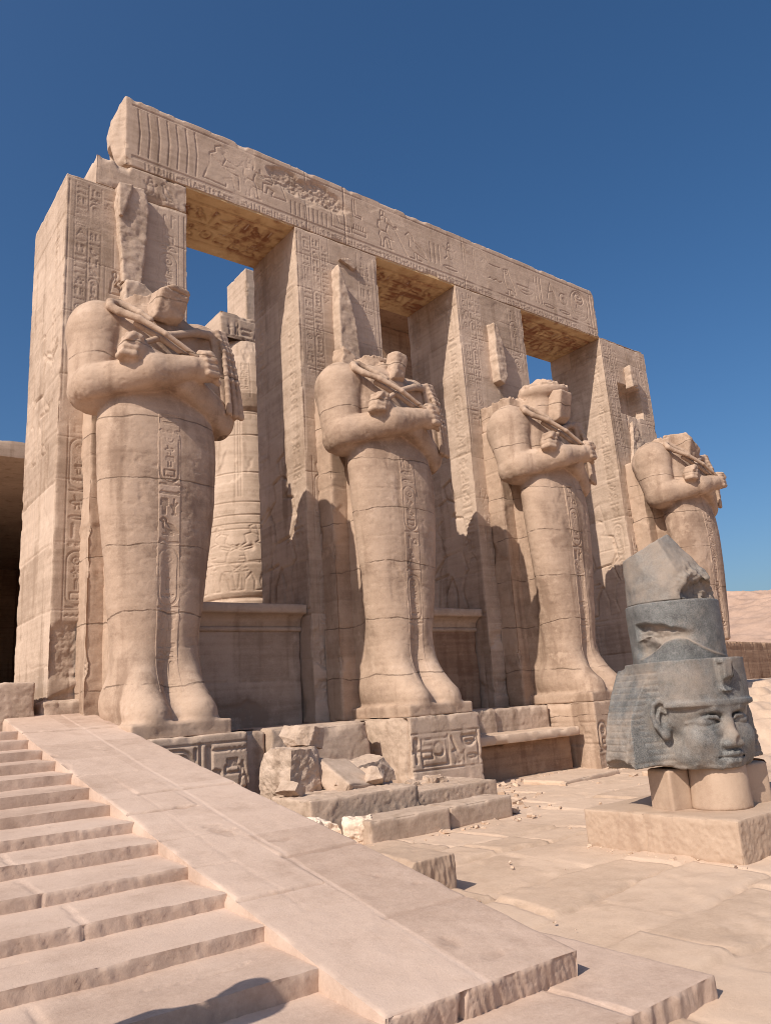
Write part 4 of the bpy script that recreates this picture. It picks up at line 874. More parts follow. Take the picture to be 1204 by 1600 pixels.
# ------------------------------------------------------------------ stairs, ramp, paving slabs in front
def stairs():
    t = thing('stone_staircase', 'broad worn stone staircase climbing beside the smooth ramp', 'stairs', (-.905, -9.18, 0), math.radians(-1.6))
    ys = [-.62, 0, .59, 1.14, 1.75, 2.35, 2.96, 3.59, 4.27, 4.93, 5.65, 6.32, 7.10, 7.79]; zs = [.212, .33, .42, .51, .60, .70, .79, .89, 1.0, 1.11, 1.22, 1.33, 1.45, 1.56]
    for i, (y, z) in enumerate(zip(ys, zs)):
        acc = Acc(); rg = random.Random(300+i); ln = 6.5; cuts = []; u = ln
        while u > 0: u -= rg.uniform(.85, 1.9); cuts.append(u)
        ye = ys[i+1]+.25 if i+1 < len(ys) else y+.9; fine = i < 7
        tones = [rg.uniform(-.10, .08) for _ in range(12)]
        def tone(R): return np.array(tones)[np.searchsorted(np.sort(cuts), R.u) % 12][:, None]
        def fr(Rl, O, U, V, w, h):
            R = Rl(w, h, .016 if fine else .03); P = R.points(O, U, V); Q = P.reshape(-1, 3)
            n = fbm(np.stack([Q[:, 0]*48+Q[:, 2]*22, Q[:, 1]*0+i, Q[:, 2]*9], 1), 3, 5, .6).reshape(R.H.shape); g = fbm(Q*5, 4, 6).reshape(R.H.shape)
            R.H += ((n-.5)*.018+(g-.5)*.016).astype(np.float32); R.T += ((g-.5)*.3-.05+tone(R)).astype(np.float32)
            for c in cuts: R.stroke([(c, 0), (c+rg.uniform(-.02, .02), h)], .010, .012)
            return R
        def tp(Rl, O, U, V, w, h):
            R = Rl(w, h, .022 if fine else .05); P = R.points(O, U, V); Q = P.reshape(-1, 3); V_ = R.v[None]+0*R.u[:, None]
            R.H += ((fbm(Q*3, 4, 7).reshape(R.H.shape)-.5)*.016).astype(np.float32); R.T += (fbm(Q*2, 4, 8).reshape(R.H.shape)-.5)*.35+tone(R)
            for c in cuts: R.stroke([(c, 0), (c+rg.uniform(-.03, .03), h*.62)], .016, .012)
            if rg.random() < .7:
                a, b = sorted((rg.uniform(.3, 1)*w, rg.uniform(.3, 1)*w)); y0_ = h*rg.uniform(.35, .55); pts = [(a+(b-a)*q/12, y0_+rg.uniform(-.012, .012)) for q in range(13)]; R.stroke(pts, .014, .016)
            sand = sstep(h*.45, h*.72, V_+(fbm(Q*2.5, 3, 17).reshape(R.H.shape)-.5)*.5); R.T += (.14*sand).astype(np.float32); R.H += (.006*sand).astype(np.float32)
            wear = fbm(np.stack([Q[:, 0]*1.1, Q[:, 1]*0+i, Q[:, 0]*0], 1), 3, 19).reshape(R.H.shape); R.H -= (.020*np.clip(wear-.4, 0, 1)*(1-sstep(0, .22, V_))).astype(np.float32)
            return R
        block(acc, -ln, 0, y, ye, z-.30, z, .1, {'front': fr, 'top': tp}, base=.002, chip=.012, seed=i, skip='back bottom')
        acc.build('step', 'step_stone', t)
stairs()
def ramp():
    L = 9.85; sl = math.atan(.158)
    t = thing('stone_ramp', 'smooth sloping stone ramp running beside the staircase up to the first pillar', 'ramp', (-.965, -9.75, .245), math.radians(-1.9)); t.rotation_euler = (sl, 0, math.radians(-1.9))
    rg = random.Random(15)
    rows = [0, 1.35, 1.5, 2.72, 3.55, 4.55, 5.35, 6.25, 7.25, 8.35, 9.85]; acc = Acc()
    def top(Rl, O, U, V, w, h):
        R = Rl(w, h, .017); P = R.points(O, U, V); Q = P.reshape(-1, 3); U_ = R.u[:, None]+0*R.v[None]; V_ = R.v[None]+0*R.u[:, None]
        wob = (fbm(Q*2, 3, 70)-.5).reshape(R.H.shape)*.10
        mid = .62
        d = np.abs(U_-mid-wob*.2-.02*V_); R.H -= (.004*(1-sstep(.004, .014, d))).astype(np.float32); R.T += (.22*(1-sstep(.006, .03, d))).astype(np.float32)
        d = np.abs(U_-.30-wob*.2); R.H -= (.003*(1-sstep(.004, .014, d))*((V_ > 1.2) & (V_ < 4.4))).astype(np.float32)
        for y, a, b, dp in ((1.55, 0, .62, .02), (2.15, .62, w, .03), (2.95, 0, .62, .012), (2.25, 0, .3, .008), (3.75, 0, .62, .02), (4.35, .3, w, .04), (5.4, 0, .6, .01), (6.6, .6, w, .012), (6.9, 0, .6, .01), (8.2, 0, w, .03), (.9, .62, w, .01)):
            d = np.abs(V_-y-wob*.9); s_ = V_-y-wob*.9
            R.H -= (dp*(1-sstep(.006, .026, d))*((U_ >= a) & (U_ <= b))).astype(np.float32); R.T -= (min(.5, dp*16)*(1-sstep(.004, .018, d))*((U_ >= a) & (U_ <= b))).astype(np.float32); R.H += (.012*np.exp(-np.clip(s_, 0, 9)/.5)*(s_ > 0)*((U_ >= a) & (U_ <= b))*(dp > .015)).astype(np.float32)
        R.H += ((fbm(Q*1.2, 4, 71).reshape(R.H.shape)-.5)*.012+(fbm(Q*9, 3, 72).reshape(R.H.shape)-.5)*.006).astype(np.float32)
        pk = fbm(Q*4.0+20, 3, 74).reshape(R.H.shape); pit = sstep(.76, .80, pk); R.H -= (.006*pit).astype(np.float32); R.T -= (.16*pit).astype(np.float32)
        for ya, yb in zip(rows[:-1], rows[1:]):
            for xa, xb in ((0, .62), (.62, 2)): R.T += np.where((V_ >= ya) & (V_ < yb) & (U_ >= xa) & (U_ < xb), rg.uniform(-.13, .10), 0).astype(np.float32)
        return R
    def front(Rl, O, U, V, w, h):
        R = Rl(w, h, .012); P = R.points(O, U, V); Q = P.reshape(-1, 3)
        n = fbm(np.stack([Q[:, 0]*52+Q[:, 2]*20, Q[:, 1]*0, Q[:, 2]*9], 1), 3, 5, .6).reshape(R.H.shape); g = fbm(Q*5, 4, 6).reshape(R.H.shape)
        R.H += ((n-.5)*.024+(g-.5)*.03).astype(np.float32); R.stroke([(.47, h), (.45, h-.1), (.48, 0)], .022, .05); R.T -= .08; return R
    block(acc, 0, 1.28, 0, L, -.26, 0, .05, {'top': top, 'front': front}, base=.003, chip=.012, seed=15, rough=.01, skip='bottom')
    acc.build('sloping_slabs', 'step_stone', t)
ramp()
def ground_slab(name, label, x0, x1, y0, y1, z1, seed, yaw=0.0, fine=.02):
    rg = random.Random(seed); acc = Acc()
    def tp(Rl, O, U, V, w, h):
        R = Rl(w, h, fine); P = R.points(O, U, V); Q = P.reshape(-1, 3); R.H += ((fbm(Q*1.5, 4, seed).reshape(R.H.shape)-.5)*.03+(fbm(Q*10, 3, seed+1).reshape(R.H.shape)-.5)*.006).astype(np.float32)
        x = rg.uniform(.7, 1.2)
        while x < w-.3:
            xa = w-x; R.stroke([(xa, 0), (xa+rg.uniform(-.05, .05), h*.5), (xa, h)], .02, .02); x += rg.uniform(.8, 1.5)
        R.T += (fbm(Q*1.3, 3, seed+2).reshape(R.H.shape)-.5)*.3; return R
    def fr(Rl, O, U, V, w, h):
        R = Rl(w, h, .015); P = R.points(O, U, V); g = fbm(P.reshape(-1, 3)*np.array([16, 5, 5]), 4, 6).reshape(R.H.shape); R.H += ((g-.5)*.05).astype(np.float32); R.T -= .06; return R
    block(acc, x0, x1, y0, y1, -.12, z1, .05, {'top': tp, 'front': fr}, base=.006, chip=.02, seed=seed, rough=.008, skip='bottom')
    o = acc.build(name, 'step_stone'); o.rotation_euler = (0, 0, yaw); return tag(o, label, 'stone slab')
ground_slab('paving_slab', 'long low paving slab lying in front of the foot of the ramp', -6.5, .80, -10.28, -8.7, .11, 31)
# ------------------------------------------------------------------ loose blocks and rubble in the courtyard
def rough_block(name, label, x0, x1, y0, y1, z0, z1, seed, mat='sand_stone', dmg=.03, chip=.08, faces_extra=None, cat='stone block', group=None, rot=(0, 0, 0)):
    acc = Acc()
    def rf(Rl, O, U, V, w, h):
        R = Rl(w, h, .022); P = R.points(O, U, V); R.roughen(P, dmg, 7, seed); return R
    cx, cy = (x0+x1)/2, (y0+y1)/2
    f = {'front': rf, 'left': rf, 'right': rf, 'top': rf}; f.update(faces_extra or {})
    block(acc, x0-cx, x1-cx, y0-cy, y1-cy, 0, z1-z0, .05, f, base=.012, chip=chip*.7, seed=seed, rough=.012, skip='bottom')
    o = acc.build(name, mat); o.location = (cx, cy, z0); o.rotation_euler = rot; return tag(o, label, cat, group)
rough_block('kerb_block', 'long kerb block at the front of the rubble, left one of two', 2.36, 3.62, -5.07, -4.55, -.04, .27, 1, 'sand_stone', .016, .05)
rough_block('kerb_block', 'long kerb block at the front of the rubble, right one of two', 3.66, 4.85, -4.98, -4.5, -.04, .26, 2, 'sand_stone', .016, .06, rot=(0, 0, .04))
rough_block('low_block', 'broad rough low block behind the left kerb block', 2.0, 3.75, -4.35, -3.3, -.05, .50, 3, 'sand_stone', .05, .12)
rough_block('low_block', 'flat crumbling low block before the carved second pedestal', 3.8, 5.6, -3.95, -2.75, -.05, .36, 4, 'sand_stone', .05, .12)
tag(rock('boulder', (2.5, -3.15, .72), (.70, .62, .72), (.05, .05, .2), 12, 'sand_stone', 6, .06, 44), 'big broken boulder with a hollow in its side, on the rubble heap', 'boulder')
tag(rock('stone_fragment', (2.72, -3.0, 1.18), (.50, .42, .34), (.1, .1, .4), 31, 'sand_stone', 7, .05, 30, depth=(.5, .8)), 'small conical stone fragment sitting on top of the boulder', 'stone')
rough_block('stone_slab', 'flat tilted slab leaning on the rubble heap', -.36+3.12, .30+3.12, -3.75, -3.0, .46, .76, 21, 'sand_stone', .012, .04, rot=(.5, .12, .25), cat='stone slab')
tag(rock('stone_fragment', (3.75, -3.0, .62), (.85, .5, .34), (.1, -.1, .1), 14, 'sand_stone', 6, .05, 36), 'jagged stone fragment right of the tilted slab', 'stone')
tag(rock('stone_fragment', (3.62, -3.35, .55), (.36, .26, .2), (.3, .5, .2), 15, 'sand_stone', 6, .05, 20), 'small chip of stone lying under the jagged fragment', 'stone')
tag(rock('stone_fragment', (3.05, -2.9, .82), (.34, .24, .12), (.1, .1, .6), 17, 'sand_stone', 5, .04, 18), 'thin flake of stone lying on the tilted slab', 'stone')
for i, (x, y, z, d, r, lb) in enumerate(((3.45, -3.72, .60, (.34, .26, .24), (.2, .3, .9), 'angular stone fragment before the tilted slab'), (4.2, -2.75, .52, (.5, .34, .36), (.3, .1, .4), 'angular stone fragment against the side of the second pedestal'),
        (2.15, -3.65, .58, (.36, .30, .22), (.1, .2, .5), 'angular stone fragment at the left foot of the boulder'), (2.95, -3.62, .56, (.22, .18, .14), (.3, .5, 1.2), 'fist sized stone fragment between boulder and tilted slab'))):
    tag(rock('stone_fragment', (x, y, z), d, r, 90+i, 'sand_stone', 8, .04, 18, depth=(.45, .8)), lb, 'stone')
for i, (x, y, s, lb) in enumerate(((2.05, -4.45, .36, 'white mortar lump at the left end of the low block'), (2.42, -4.75, .42, 'white mortar lump beside the left kerb block'))):
    tag(rock('mortar_lump', (x, y, .12), (s, s*.8, .34), (0, 0, i), 40+i, 'white_stone', 6, .08, 26), lb, 'mortar lump')
for i, (x, y, z, s, lb) in enumerate(((4.9, -3.3, .36, .3, 'loose stone on the right end of the crumbling low block'), (4.55, -3.2, .36, .22, 'loose stone on the middle of the crumbling low block'), (5.2, -2.9, .34, .26, 'loose stone at the foot of the second pedestal'))):
    tag(rock('loose_stone', (x, y, z), (s, s*.8, s*.55), (0, 0, i*1.3), 50+i, 'sand_stone', 6, .08, 18), lb, 'stone')
# small dressed block just beyond the ramp
def lone_block():
    F = Field((-.35, -.45, -.06), (.35, .45, .38), .012); F.box((0, 0, .12), (.275, .36, .175), .012, .02); F.plane((-.75, .1, .65), (-.13, 0, .295), .01)
    V, Q = F.mesh(); N = normals(V, Q); n = fbm(V*7, 4, 3)-.5; ch = (fbm(V*np.array([34, 34, 9]), 3, 4)-.5)*(np.abs(N[:, 1]) > .6)
    o = mk('dressed_block', V+N*(n*.018+ch*.03)[:, None], Q, 'plinth_stone', tint=n*.3); o.location = (1.28, -7.08, 0); o.rotation_euler = (0, 0, .02)
    tag(o, 'small lone dressed block with a slanted side, on the paving just beyond the ramp', 'stone block')
lone_block()
def ledge():
    t = thing('ledge_bench', 'low stone bench with a dark recess under its edge, between the second and third pedestals', 'ledge')
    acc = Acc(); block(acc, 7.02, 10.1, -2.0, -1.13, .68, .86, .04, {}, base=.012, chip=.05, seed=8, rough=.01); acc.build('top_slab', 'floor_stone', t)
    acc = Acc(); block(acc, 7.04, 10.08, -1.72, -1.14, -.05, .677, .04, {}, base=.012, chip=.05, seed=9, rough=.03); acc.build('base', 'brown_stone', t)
ledge()
rough_block('rough_block', 'rough squared block left of the foot of the first pillar', -1.9, -.22, -.25, 1.1, 1.3, 2.26, 9, 'sand_stone', .05, .10)
for i, (x, y, sx, sy, lb) in enumerate(((8.6, -2.9, 1.9, .9, 'thin flat slab on the ground in front of the low ledge'), (10.2, -4.3, 1.6, .8, 'thin flat slab on the ground in front of the third pedestal'))):
    rough_block('flat_slab', lb, x-sx/2, x+sx/2, y-sy/2, y+sy/2, -.05, .075, 60+i, 'floor_stone', .02, .06, rot=(0, 0, .12*(1-2*i)), cat='stone slab')

# ------------------------------------------------------------------ granite colossus head on its plinth
def plinth():
    acc = Acc()
    def sd(Rl, O, U, V, w, h):
        R = Rl(w, h, .013); P = R.points(O, U, V); Q = P.reshape(-1, 3); g = fbm(Q*22, 3, 4, .6).reshape(R.H.shape); b = fbm(Q*4, 3, 5).reshape(R.H.shape)
        edge = sstep(.0, .05, np.minimum(np.minimum(R.u, w-R.u)[:, None]+0*R.v[None], np.minimum(R.v, h-R.v)[None]+0*R.u[:, None]))
        R.H += ((g-.5)*.022*edge+(b-.5)*.02).astype(np.float32); R.stroke([(w*.42, h), (w*.44, h*.5), (w*.41, 0)], .012, .015); return R
    block(acc, 3.67, 6.35, -8.88, -7.15, -.04, .37, .04, {'left': sd, 'front': sd}, base=.010, chip=.03, seed=71, rough=.004, skip='bottom')
    t = thing('stone_plinth', 'low pale stone plinth with short supports under the granite head', 'plinth')
    acc.build('base', 'plinth_stone', t)
    def post(F): F.box((4.06, -7.98, .55), (.13, .17, .21), .02, .02, rot=rotm(0, 0, -.3)); 
    small_field('support', (3.6, -8.3, .3), (4.5, -7.4, 1.1), .02, post, 'plinth_stone', t, 3, .004)
    def post2(F): F.cap((4.34, -8.36, .2), (4.34, -8.36, .95), .30, .27, .02); F.plane((0, 0, -1), (0, 0, .36)); F.plane((0, 0, 1), (0, 0, .80))
    small_field('support', (3.8, -8.9, .3), (4.8, -7.9, 1.1), .02, post2, 'plinth_stone', t, 4, .004)
    def post3(F): F.box((4.80, -8.36, .55), (.17, .2, .21), .02, .02, rot=rotm(0, 0, -.3))
    small_field('support', (4.5, -8.8, .3), (5.3, -8.0, 1.1), .02, post3, 'plinth_stone', t, 5, .004)
plinth()
def granite_head():
    t = thing('granite_colossus_head', 'grey granite royal head with broken crown and striped headcloth, resting on the plinth', 'statue head', (4.36, -8.18, .75), math.radians(-18))
    # local frame: front -y, z from the broken underside
    F = Field((-1.05, -.75, -.06), (1.05, .72, 1.16), .0115)
    # headcloth: flaring prism
    zz = [0, .25, .5, .75, .95, 1.08]; hw = [.88, .85, .78, .665, .555, .47]
    def nemes(X, Y, Z):
        w = np.interp(Z.ravel(), zz, hw)[None, None]; ax = np.abs(X)
        yf = -.13+.17*np.clip((ax-.34)/.55, 0, 1)**1.3; yb = .50-.10*np.clip((ax-.4)/.5, 0, 1)+0*X
        d = np.maximum(np.maximum((ax-w)*.94, (yf-Y)*.85), Y-yb); return np.maximum(d, np.maximum(-Z+.02, Z-1.02))
    F.put((-.95, -.3, 0), (.95, .6, 1.1), nemes, .05)
    F.ell((0, .03, .62), (.565, .545, .46), .06)                                   # cap over the brow
    def cap_(X, Y, Z): return np.maximum(((np.abs(X/.56)**2.6+np.abs((Y-.03)/.535)**2.6)**(1/2.6)-1)*.5, np.maximum(Z-1.07, .60+.62*np.clip(Y+.30, 0, .8)*np.clip((np.abs(X)-.2)/.25, 0, 1)-Z))
    F.put((-.6, -.55, .6), (.6, .6, 1.1), cap_, .04)
    F.ell((0, -.10, .40), (.40, .40, .54), .04)                                   # face
    F.ell((0, -.30, .10), (.30, .19, .17), .12); F.ell((0, -.37, .03), (.16, .13, .10), .07)
    for s in (-1, 1):
        F.ell((s*.235, -.345, .29), (.17, .13, .15), .09); F.ell((s*.31, -.18, .12), (.14, .2, .16), .1)
        F.ell((s*.185, -.485, .475), (.15, .075, .07), .04, 'cut'); F.ell((s*.19, -.400, .455), (.125, .062, .050), .012)
        F.chain([(s*.06, -.468, .455), (s*.12, -.472, .497), (s*.20, -.455, .505), (s*.30, -.395, .472), (s*.38, -.33, .455)], [.012, .018, .020, .018, .012], .010)
        F.chain([(s*.07, -.462, .44), (s*.13, -.462, .412), (s*.20, -.445, .402), (s*.30, -.395, .44)], [.010, .015, .016, .012], .010)
        F.chain([(s*.05, -.485, .555), (s*.15, -.485, .577), (s*.26, -.432, .572), (s*.37, -.34, .535)], [.018, .022, .020, .014], .025)
        F.ell((s*.075, -.505, .245), (.055, .06, .042), .025)
        # ear: shell, rim, inner fold, lobe; it faces half forward
        wx, wy = s*.80, .60; nx_, ny_ = s*.60, -.80; ec = (s*.475, -.165)
        def ep(a, b, o=0): return (ec[0]+wx*a+nx_*o, ec[1]+wy*a+ny_*o, .50+b)
        F.ell(ep(.03, .02, -.01), (.10, .045, .17), .03, rot=rotm(0, 0, s*.64)); F.ell(ep(.035, .035, .05), (.065, .04, .115), .015, 'cut', rot=rotm(0, 0, s*.64))
        F.chain([ep(-.055, -.06, .02), ep(-.06, .06, .03), ep(-.03, .155, .04), ep(.04, .19, .045), ep(.105, .15, .045), ep(.125, .05, .04), ep(.10, -.06, .035), ep(.045, -.13, .03)], [.018, .02, .022, .025, .026, .026, .026, .030], .012)
        F.chain([ep(.07, -.05, .03), ep(.075, .03, .035), ep(.045, .10, .035), ep(.0, .06, .03)], [.016, .018, .016, .012], .010); F.ell(ep(.02, -.15, .015), (.05, .04, .05), .02); F.ell(ep(-.03, -.02, .03), (.02, .02, .035), .01)
    F.chain([(0, -.465, .55), (0, -.48, .44), (0, -.515, .30), (0, -.522, .265)], [.040, .048, .062, .062], .04)
    F.chain([(-.165, -.415, .135), (-.09, -.482, .142), (-.035, -.508, .152), (0, -.505, .147), (.035, -.508, .152), (.09, -.482, .142), (.165, -.415, .135)], [.016, .027, .030, .028, .030, .027, .016], .015)
    F.chain([(-.14, -.425, .088), (-.05, -.490, .080), (.05, -.490, .080), (.14, -.425, .088)], [.020, .034, .034, .020], .015)
    F.chain([(-.19, -.43, .118), (-.08, -.515, .114), (0, -.53, .116), (.08, -.515, .114), (.19, -.43, .118)], [.008, .011, .010, .011, .008], .006, 'cut')
    
    F.chain([(0, -.53, .20), (0, -.52, .18)], .012, .02, 'cut'); F.ell((.03, -.585, .26), (.05, .03, .05), .02, 'cut')
    # brow band
    def band(X, Y, Z): return np.maximum(np.abs(((np.abs(X/.575)**2.5+np.abs((Y-.02)/.535)**2.5)**(1/2.5)-1)*.5)-.012, np.maximum(np.abs(Z-.635)-.026, Y+.24))
    F.put((-.62, -.6, .58), (.62, -.1, .70), band, .015)
    # broken cobra on the brow
    F.box((.015, -.54, .90), (.075, .055, .165), .02, .02, rot=rotm(.06, 0, 0)); F.ell((.03, -.60, .80), (.10, .075, .075), .02, 'cut'); F.box((-.05, -.57, .86), (.012, .05, .15), .004, .01, 'cut'); F.box((.075, -.57, .86), (.008, .05, .15), .004, .01, 'cut')
    F.plane((0, .0, -1), (0, 0, .0), .03)
    for c, r in (((-.86, .2, .02), (.13, .2, .10)), ((-.55, -.02, -.02), (.2, .18, .07)), ((.3, -.45, -.02), (.16, .14, .05)), ((-.2, -.2, -.03), (.3, .2, .05)), ((-.9, .5, .3), (.1, .12, .3)), ((.9, .45, .2), (.1, .2, .2)), ((.5, -.05, -.02), (.15, .2, .08))): F.ell(c, r, .03, 'cut')
    V, Q = F.mesh(); N = normals(V, Q); n = fbm(V*5, 4, 8)-.5
    wing = (np.abs(V[:, 0]) > .45) & (V[:, 1] > -.2) & (V[:, 1] < .42) & (V[:, 2] < 1.0) & (N[:, 1] < .1) & (np.hypot((np.abs(V[:, 0])-.5)*1.3, V[:, 2]-.50) > .21)
    st = (np.abs(((V[:, 2]+.05*np.abs(V[:, 0]))/.062) % 1-.5) > .36); disp = np.where(wing & st & (vnoise(V*5, 3) > .25), .0055, 0)
    und = sstep(.12, .02, V[:, 2])*0+ (1-sstep(.03, .14, V[:, 2])); edge = sstep(.74, .84, np.abs(V[:, 0])+.09*V[:, 2])*(V[:, 1] > 0)
    nose = np.exp(-((V[:, 0])/.09)**2-((V[:, 2]-.36)/.12)**2)*(V[:, 1] < -.45)
    disp += (und*.03+edge*.03+nose*.014)*(fbm(V*16, 3, 9)-.3); tint = n*.25+.22*edge+.10*und+.30*nose+.06*sstep(.72, .95, V[:, 2])
    tint += .12*sstep(.15, .30, np.abs(V[:, 0]+.38))*0+.16*np.exp(-((V[:, 0]+.36)/.14)**2-((V[:, 2]-.5)/.35)**2)*(V[:, 1] < -.05)
    tint = tint+np.where(wing & st, .06, 0)
    mk('head', V-N*disp[:, None]+N*(n*.010)[:, None], Q, 'granite', t, tint)
    # crown drum
    F = Field((-.6, -.55, 1.0), (.6, .68, 1.76), .012)
    F.cap((0, .07, .5), (0, .07, 2.4), .475, .485, .02); F.plane((0, 0, 1), (0, 0, 1.685), .012); F.plane((0, 0, -1), (0, 0, 1.05), .012); F.plane((.92, .35, 0), (.455, .0, 0), .01)
    F.ell((-.5, -.05, 1.20), (.07, .25, .12), .02, 'cut')
    V, Q = F.mesh(); N = normals(V, Q); n = fbm(V*6, 4, 18)-.5; 
    # broken patch low on the left front, ending in a thin fracture line that runs round to the right
    lat = .766*V[:, 0]-.643*(V[:, 1]-.07); fr = (V[:, 1] < .1)*1.0; w_ = (fbm(V*7, 3, 21)-.5)*.05
    line = 1.20+.10*np.exp(-((lat-.02)/.20)**2)-.30*np.clip(-lat-.12, 0, 1)-.35*np.clip(lat-.12, 0, 1)+w_*.5
    topl = 1.46-.32*np.clip(lat+.15, 0, 1)+w_*1.6; cr = fr*sstep(line-.008, line+.008, V[:, 2])*(1-sstep(topl-.02, topl+.02, V[:, 2]))*(1-sstep(.0, .22, lat))
    edge_ = fr*np.exp(-((V[:, 2]-line)/.012)**2)
    mk('crown_drum', V+N*(n*.012-cr*(.035+.09*fbm(V*np.array([7, 7, 16]), 4, 19))+edge_*.008)[:, None], Q, 'granite', t, n*.25-.06+.26*cr+.30*edge_+.15*sstep(1.66, 1.69, V[:, 2]))
    # broken crown top
    F = Field((-.6, -.55, 1.66), (.6, .68, 2.55), .012)
    F.cap((0, .07, 1.2), (0, .10, 3.0), .47, .40, .02); F.plane((0, 0, -1), (0, 0, 1.688), .01)
    F.plane((.80, -.20, .56), (.02, .0, 2.40), .012); F.plane((-.75, -.66, .22), (-.30, -.22, 1.95), .01); F.plane((-.42, .2, .9), (-.12, .0, 2.38), .012); F.plane((.1, -.85, .4), (.1, -.33, 1.9), .012)
    F.ell((.06, -.46, 1.70), (.30, .24, .30), .012, 'cut', rot=rotm(0, .25, .2)); F.box((.30, -.34, 1.72), (.2, .16, .10), .02, .012, 'cut', rot=rotm(.3, .4, .2))
    V, Q = F.mesh(); N = normals(V, Q); n = fbm(V*5, 4, 28)-.5; hol = (1-sstep(.24, .36, np.hypot(V[:, 0]-.08, V[:, 2]-1.76)))*(V[:, 1] < -.02)
    mk('crown_top', V+N*(n*.022+(fbm(V*13, 3, 29)-.5)*(.012+.10*hol))[:, None], Q, 'granite', t, n*.25+.20-.10*(N[:, 0] > .4))  # right-facing facets toned darker, shade put into the colour
granite_head()

# ------------------------------------------------------------------ ruins behind the portico
def ruins():
    t = thing('papyrus_column', 'round papyrus bud column seen through the first opening, behind the portico', 'column')
    prof = [(0.98, 1.3), (1.16, 1.4), (1.2, 3.8), (1.2, 4.40), (1.12, 4.46), (1.20, 4.62), (1.24, 5.3), (1.22, 6.2), (1.17, 7.4), (1.08, 8.6), (.99, 9.5), (.94, 9.75), (1.02, 9.85), (1.12, 10.2), (1.10, 10.6), (.98, 11.2), (.80, 11.8), (.72, 11.98)]
    nth, nz = 300, 620; zz = np.linspace(1.3, 11.98, nz); r = np.interp(zz, [p[1] for p in prof], [p[0] for p in prof]); th = np.linspace(0, 2*math.pi, nth)
    R = Relief(2*math.pi, 11.98-1.3, .02); R.u = th; R.v = zz-1.3; R.nu, R.nv = nth, nz; R.H = np.zeros((nth, nz), dtype=np.float32); R.T = np.zeros((nth, nz), dtype=np.float32)
    rg = random.Random(91)
    for q in range(9):
        u = 2*math.pi*q/9
        R.stroke([(u, 5.9), (u, 8.2)], .022, .02); R.stroke([(u+.08, 5.9), (u+.08, 8.2)], .022, .02); R.stroke([(u+.14, 5.9), (u+.14, 8.2)], .022, .02)
        R.figure(KING, u+.35, 3.35, 1.6, 1 if q % 2 else -1, .03, .02); R.glyph('djed', u+.05, 3.4, .2, .9, .025, .02); R.column(u+.12, .3, 8.8, 9.9, rg, True, .025, .015, .5)
    for v in (3.2, 5.0, 5.15, 5.75, 8.35, 8.45): R.stroke([(0, v), (2*math.pi, v)], .03, .02)
    for v in (4.1, 5.4, 6.6, 7.7): R.stroke([(0, v), (2, v+.03), (4, v-.03), (2*math.pi, v)], .03, .025)
    TH, ZZ = np.meshgrid(th, zz, indexing='ij'); V = np.stack([np.sin(TH), -np.cos(TH), ZZ], -1); n = fbm((V*np.array([1.6, 1.6, 1])).reshape(-1, 3), 4, 3).reshape(TH.shape)
    rad = r[None]+R.H*.9-.03*sstep(.58, .68, n); V[..., 0] = np.sin(TH)*rad+6.60; V[..., 1] = -np.cos(TH)*rad+6.0
    mk('shaft', V.reshape(-1, 3), grid_quads(nth, nz), 'sand_stone', t, ((n-.5)*.3+.03).ravel())
    acc = Acc()
    def fr(Rl, O, U, V_, w, h):
        Rr = Rl(w, h, .03); P = Rr.points(O, U, V_); Rr.row(.2, w-.2, .12, .5, random.Random(3), .035, .025); Rr.stroke([(0, .06), (w, .06)], .03, .02); Rr.stroke([(0, .68), (w, .68)], .03, .02); Rr.erode(P); return Rr
    b2 = thing('architrave_fragment', 'carved beam fragment resting on the papyrus column behind the portico', 'beam'); acc = Acc()
    block(acc, 5.62, 9.6, 5.35, 6.6, 11.985, 12.78, .08, {'front': fr}, chip=.08, seed=3, skip='bottom'); acc.build('beam', 'sand_stone', b2)
    o = rough_block('upright_block', 'tall plain block standing on the beam behind the portico', 6.52, 8.0, 5.5, 6.75, 12.785, 14.5, 33, 'sand_stone', .02, .10)
    # covered hall seen dark through the second opening
    h = thing('covered_hall', 'dark roofed hall seen through the second opening behind the portico', 'building'); acc = Acc()
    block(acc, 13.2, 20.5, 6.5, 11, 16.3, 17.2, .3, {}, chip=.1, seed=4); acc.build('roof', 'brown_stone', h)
    acc = Acc()
    def fr(Rl, O, U, V_, w, hh):
        Rr = Rl(w, hh, .06); P = Rr.points(O, U, V_); Rr.courses(random.Random(4), [1.2*q for q in range(1, 12)], tint=.15, depth=.03, wd=.05); Rr.erode(P); return Rr
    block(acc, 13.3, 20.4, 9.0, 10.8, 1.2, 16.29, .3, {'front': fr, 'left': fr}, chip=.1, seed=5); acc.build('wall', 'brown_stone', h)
    # roofed side building at far left, made deep so its inside falls dark
    s = thing('roofed_chamber', 'dark roofed stone chamber at the far left, behind the first pillar', 'building'); acc = Acc()
    block(acc, -7, 6.5, 11.6, 31, 9.65, 10.2, .15, {}, chip=.04, seed=6); acc.build('roof', 'sand_stone', s)
    acc = Acc()
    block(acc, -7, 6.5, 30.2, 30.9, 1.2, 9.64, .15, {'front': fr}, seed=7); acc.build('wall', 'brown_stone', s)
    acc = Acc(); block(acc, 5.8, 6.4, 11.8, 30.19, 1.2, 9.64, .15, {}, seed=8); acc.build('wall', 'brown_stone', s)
    acc = Acc(); block(acc, -7, -6.3, 11.7, 30.19, 1.2, 9.64, .15, {}, seed=18); acc.build('wall', 'brown_stone', s)  # unseen left wall, added to keep the sun out of the chamber
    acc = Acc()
    block(acc, 2.2, 2.7, 20.0, 20.6, 1.2, 9.64, .12, {}, chip=.06, seed=9); acc.build('pier', 'brown_stone', s)
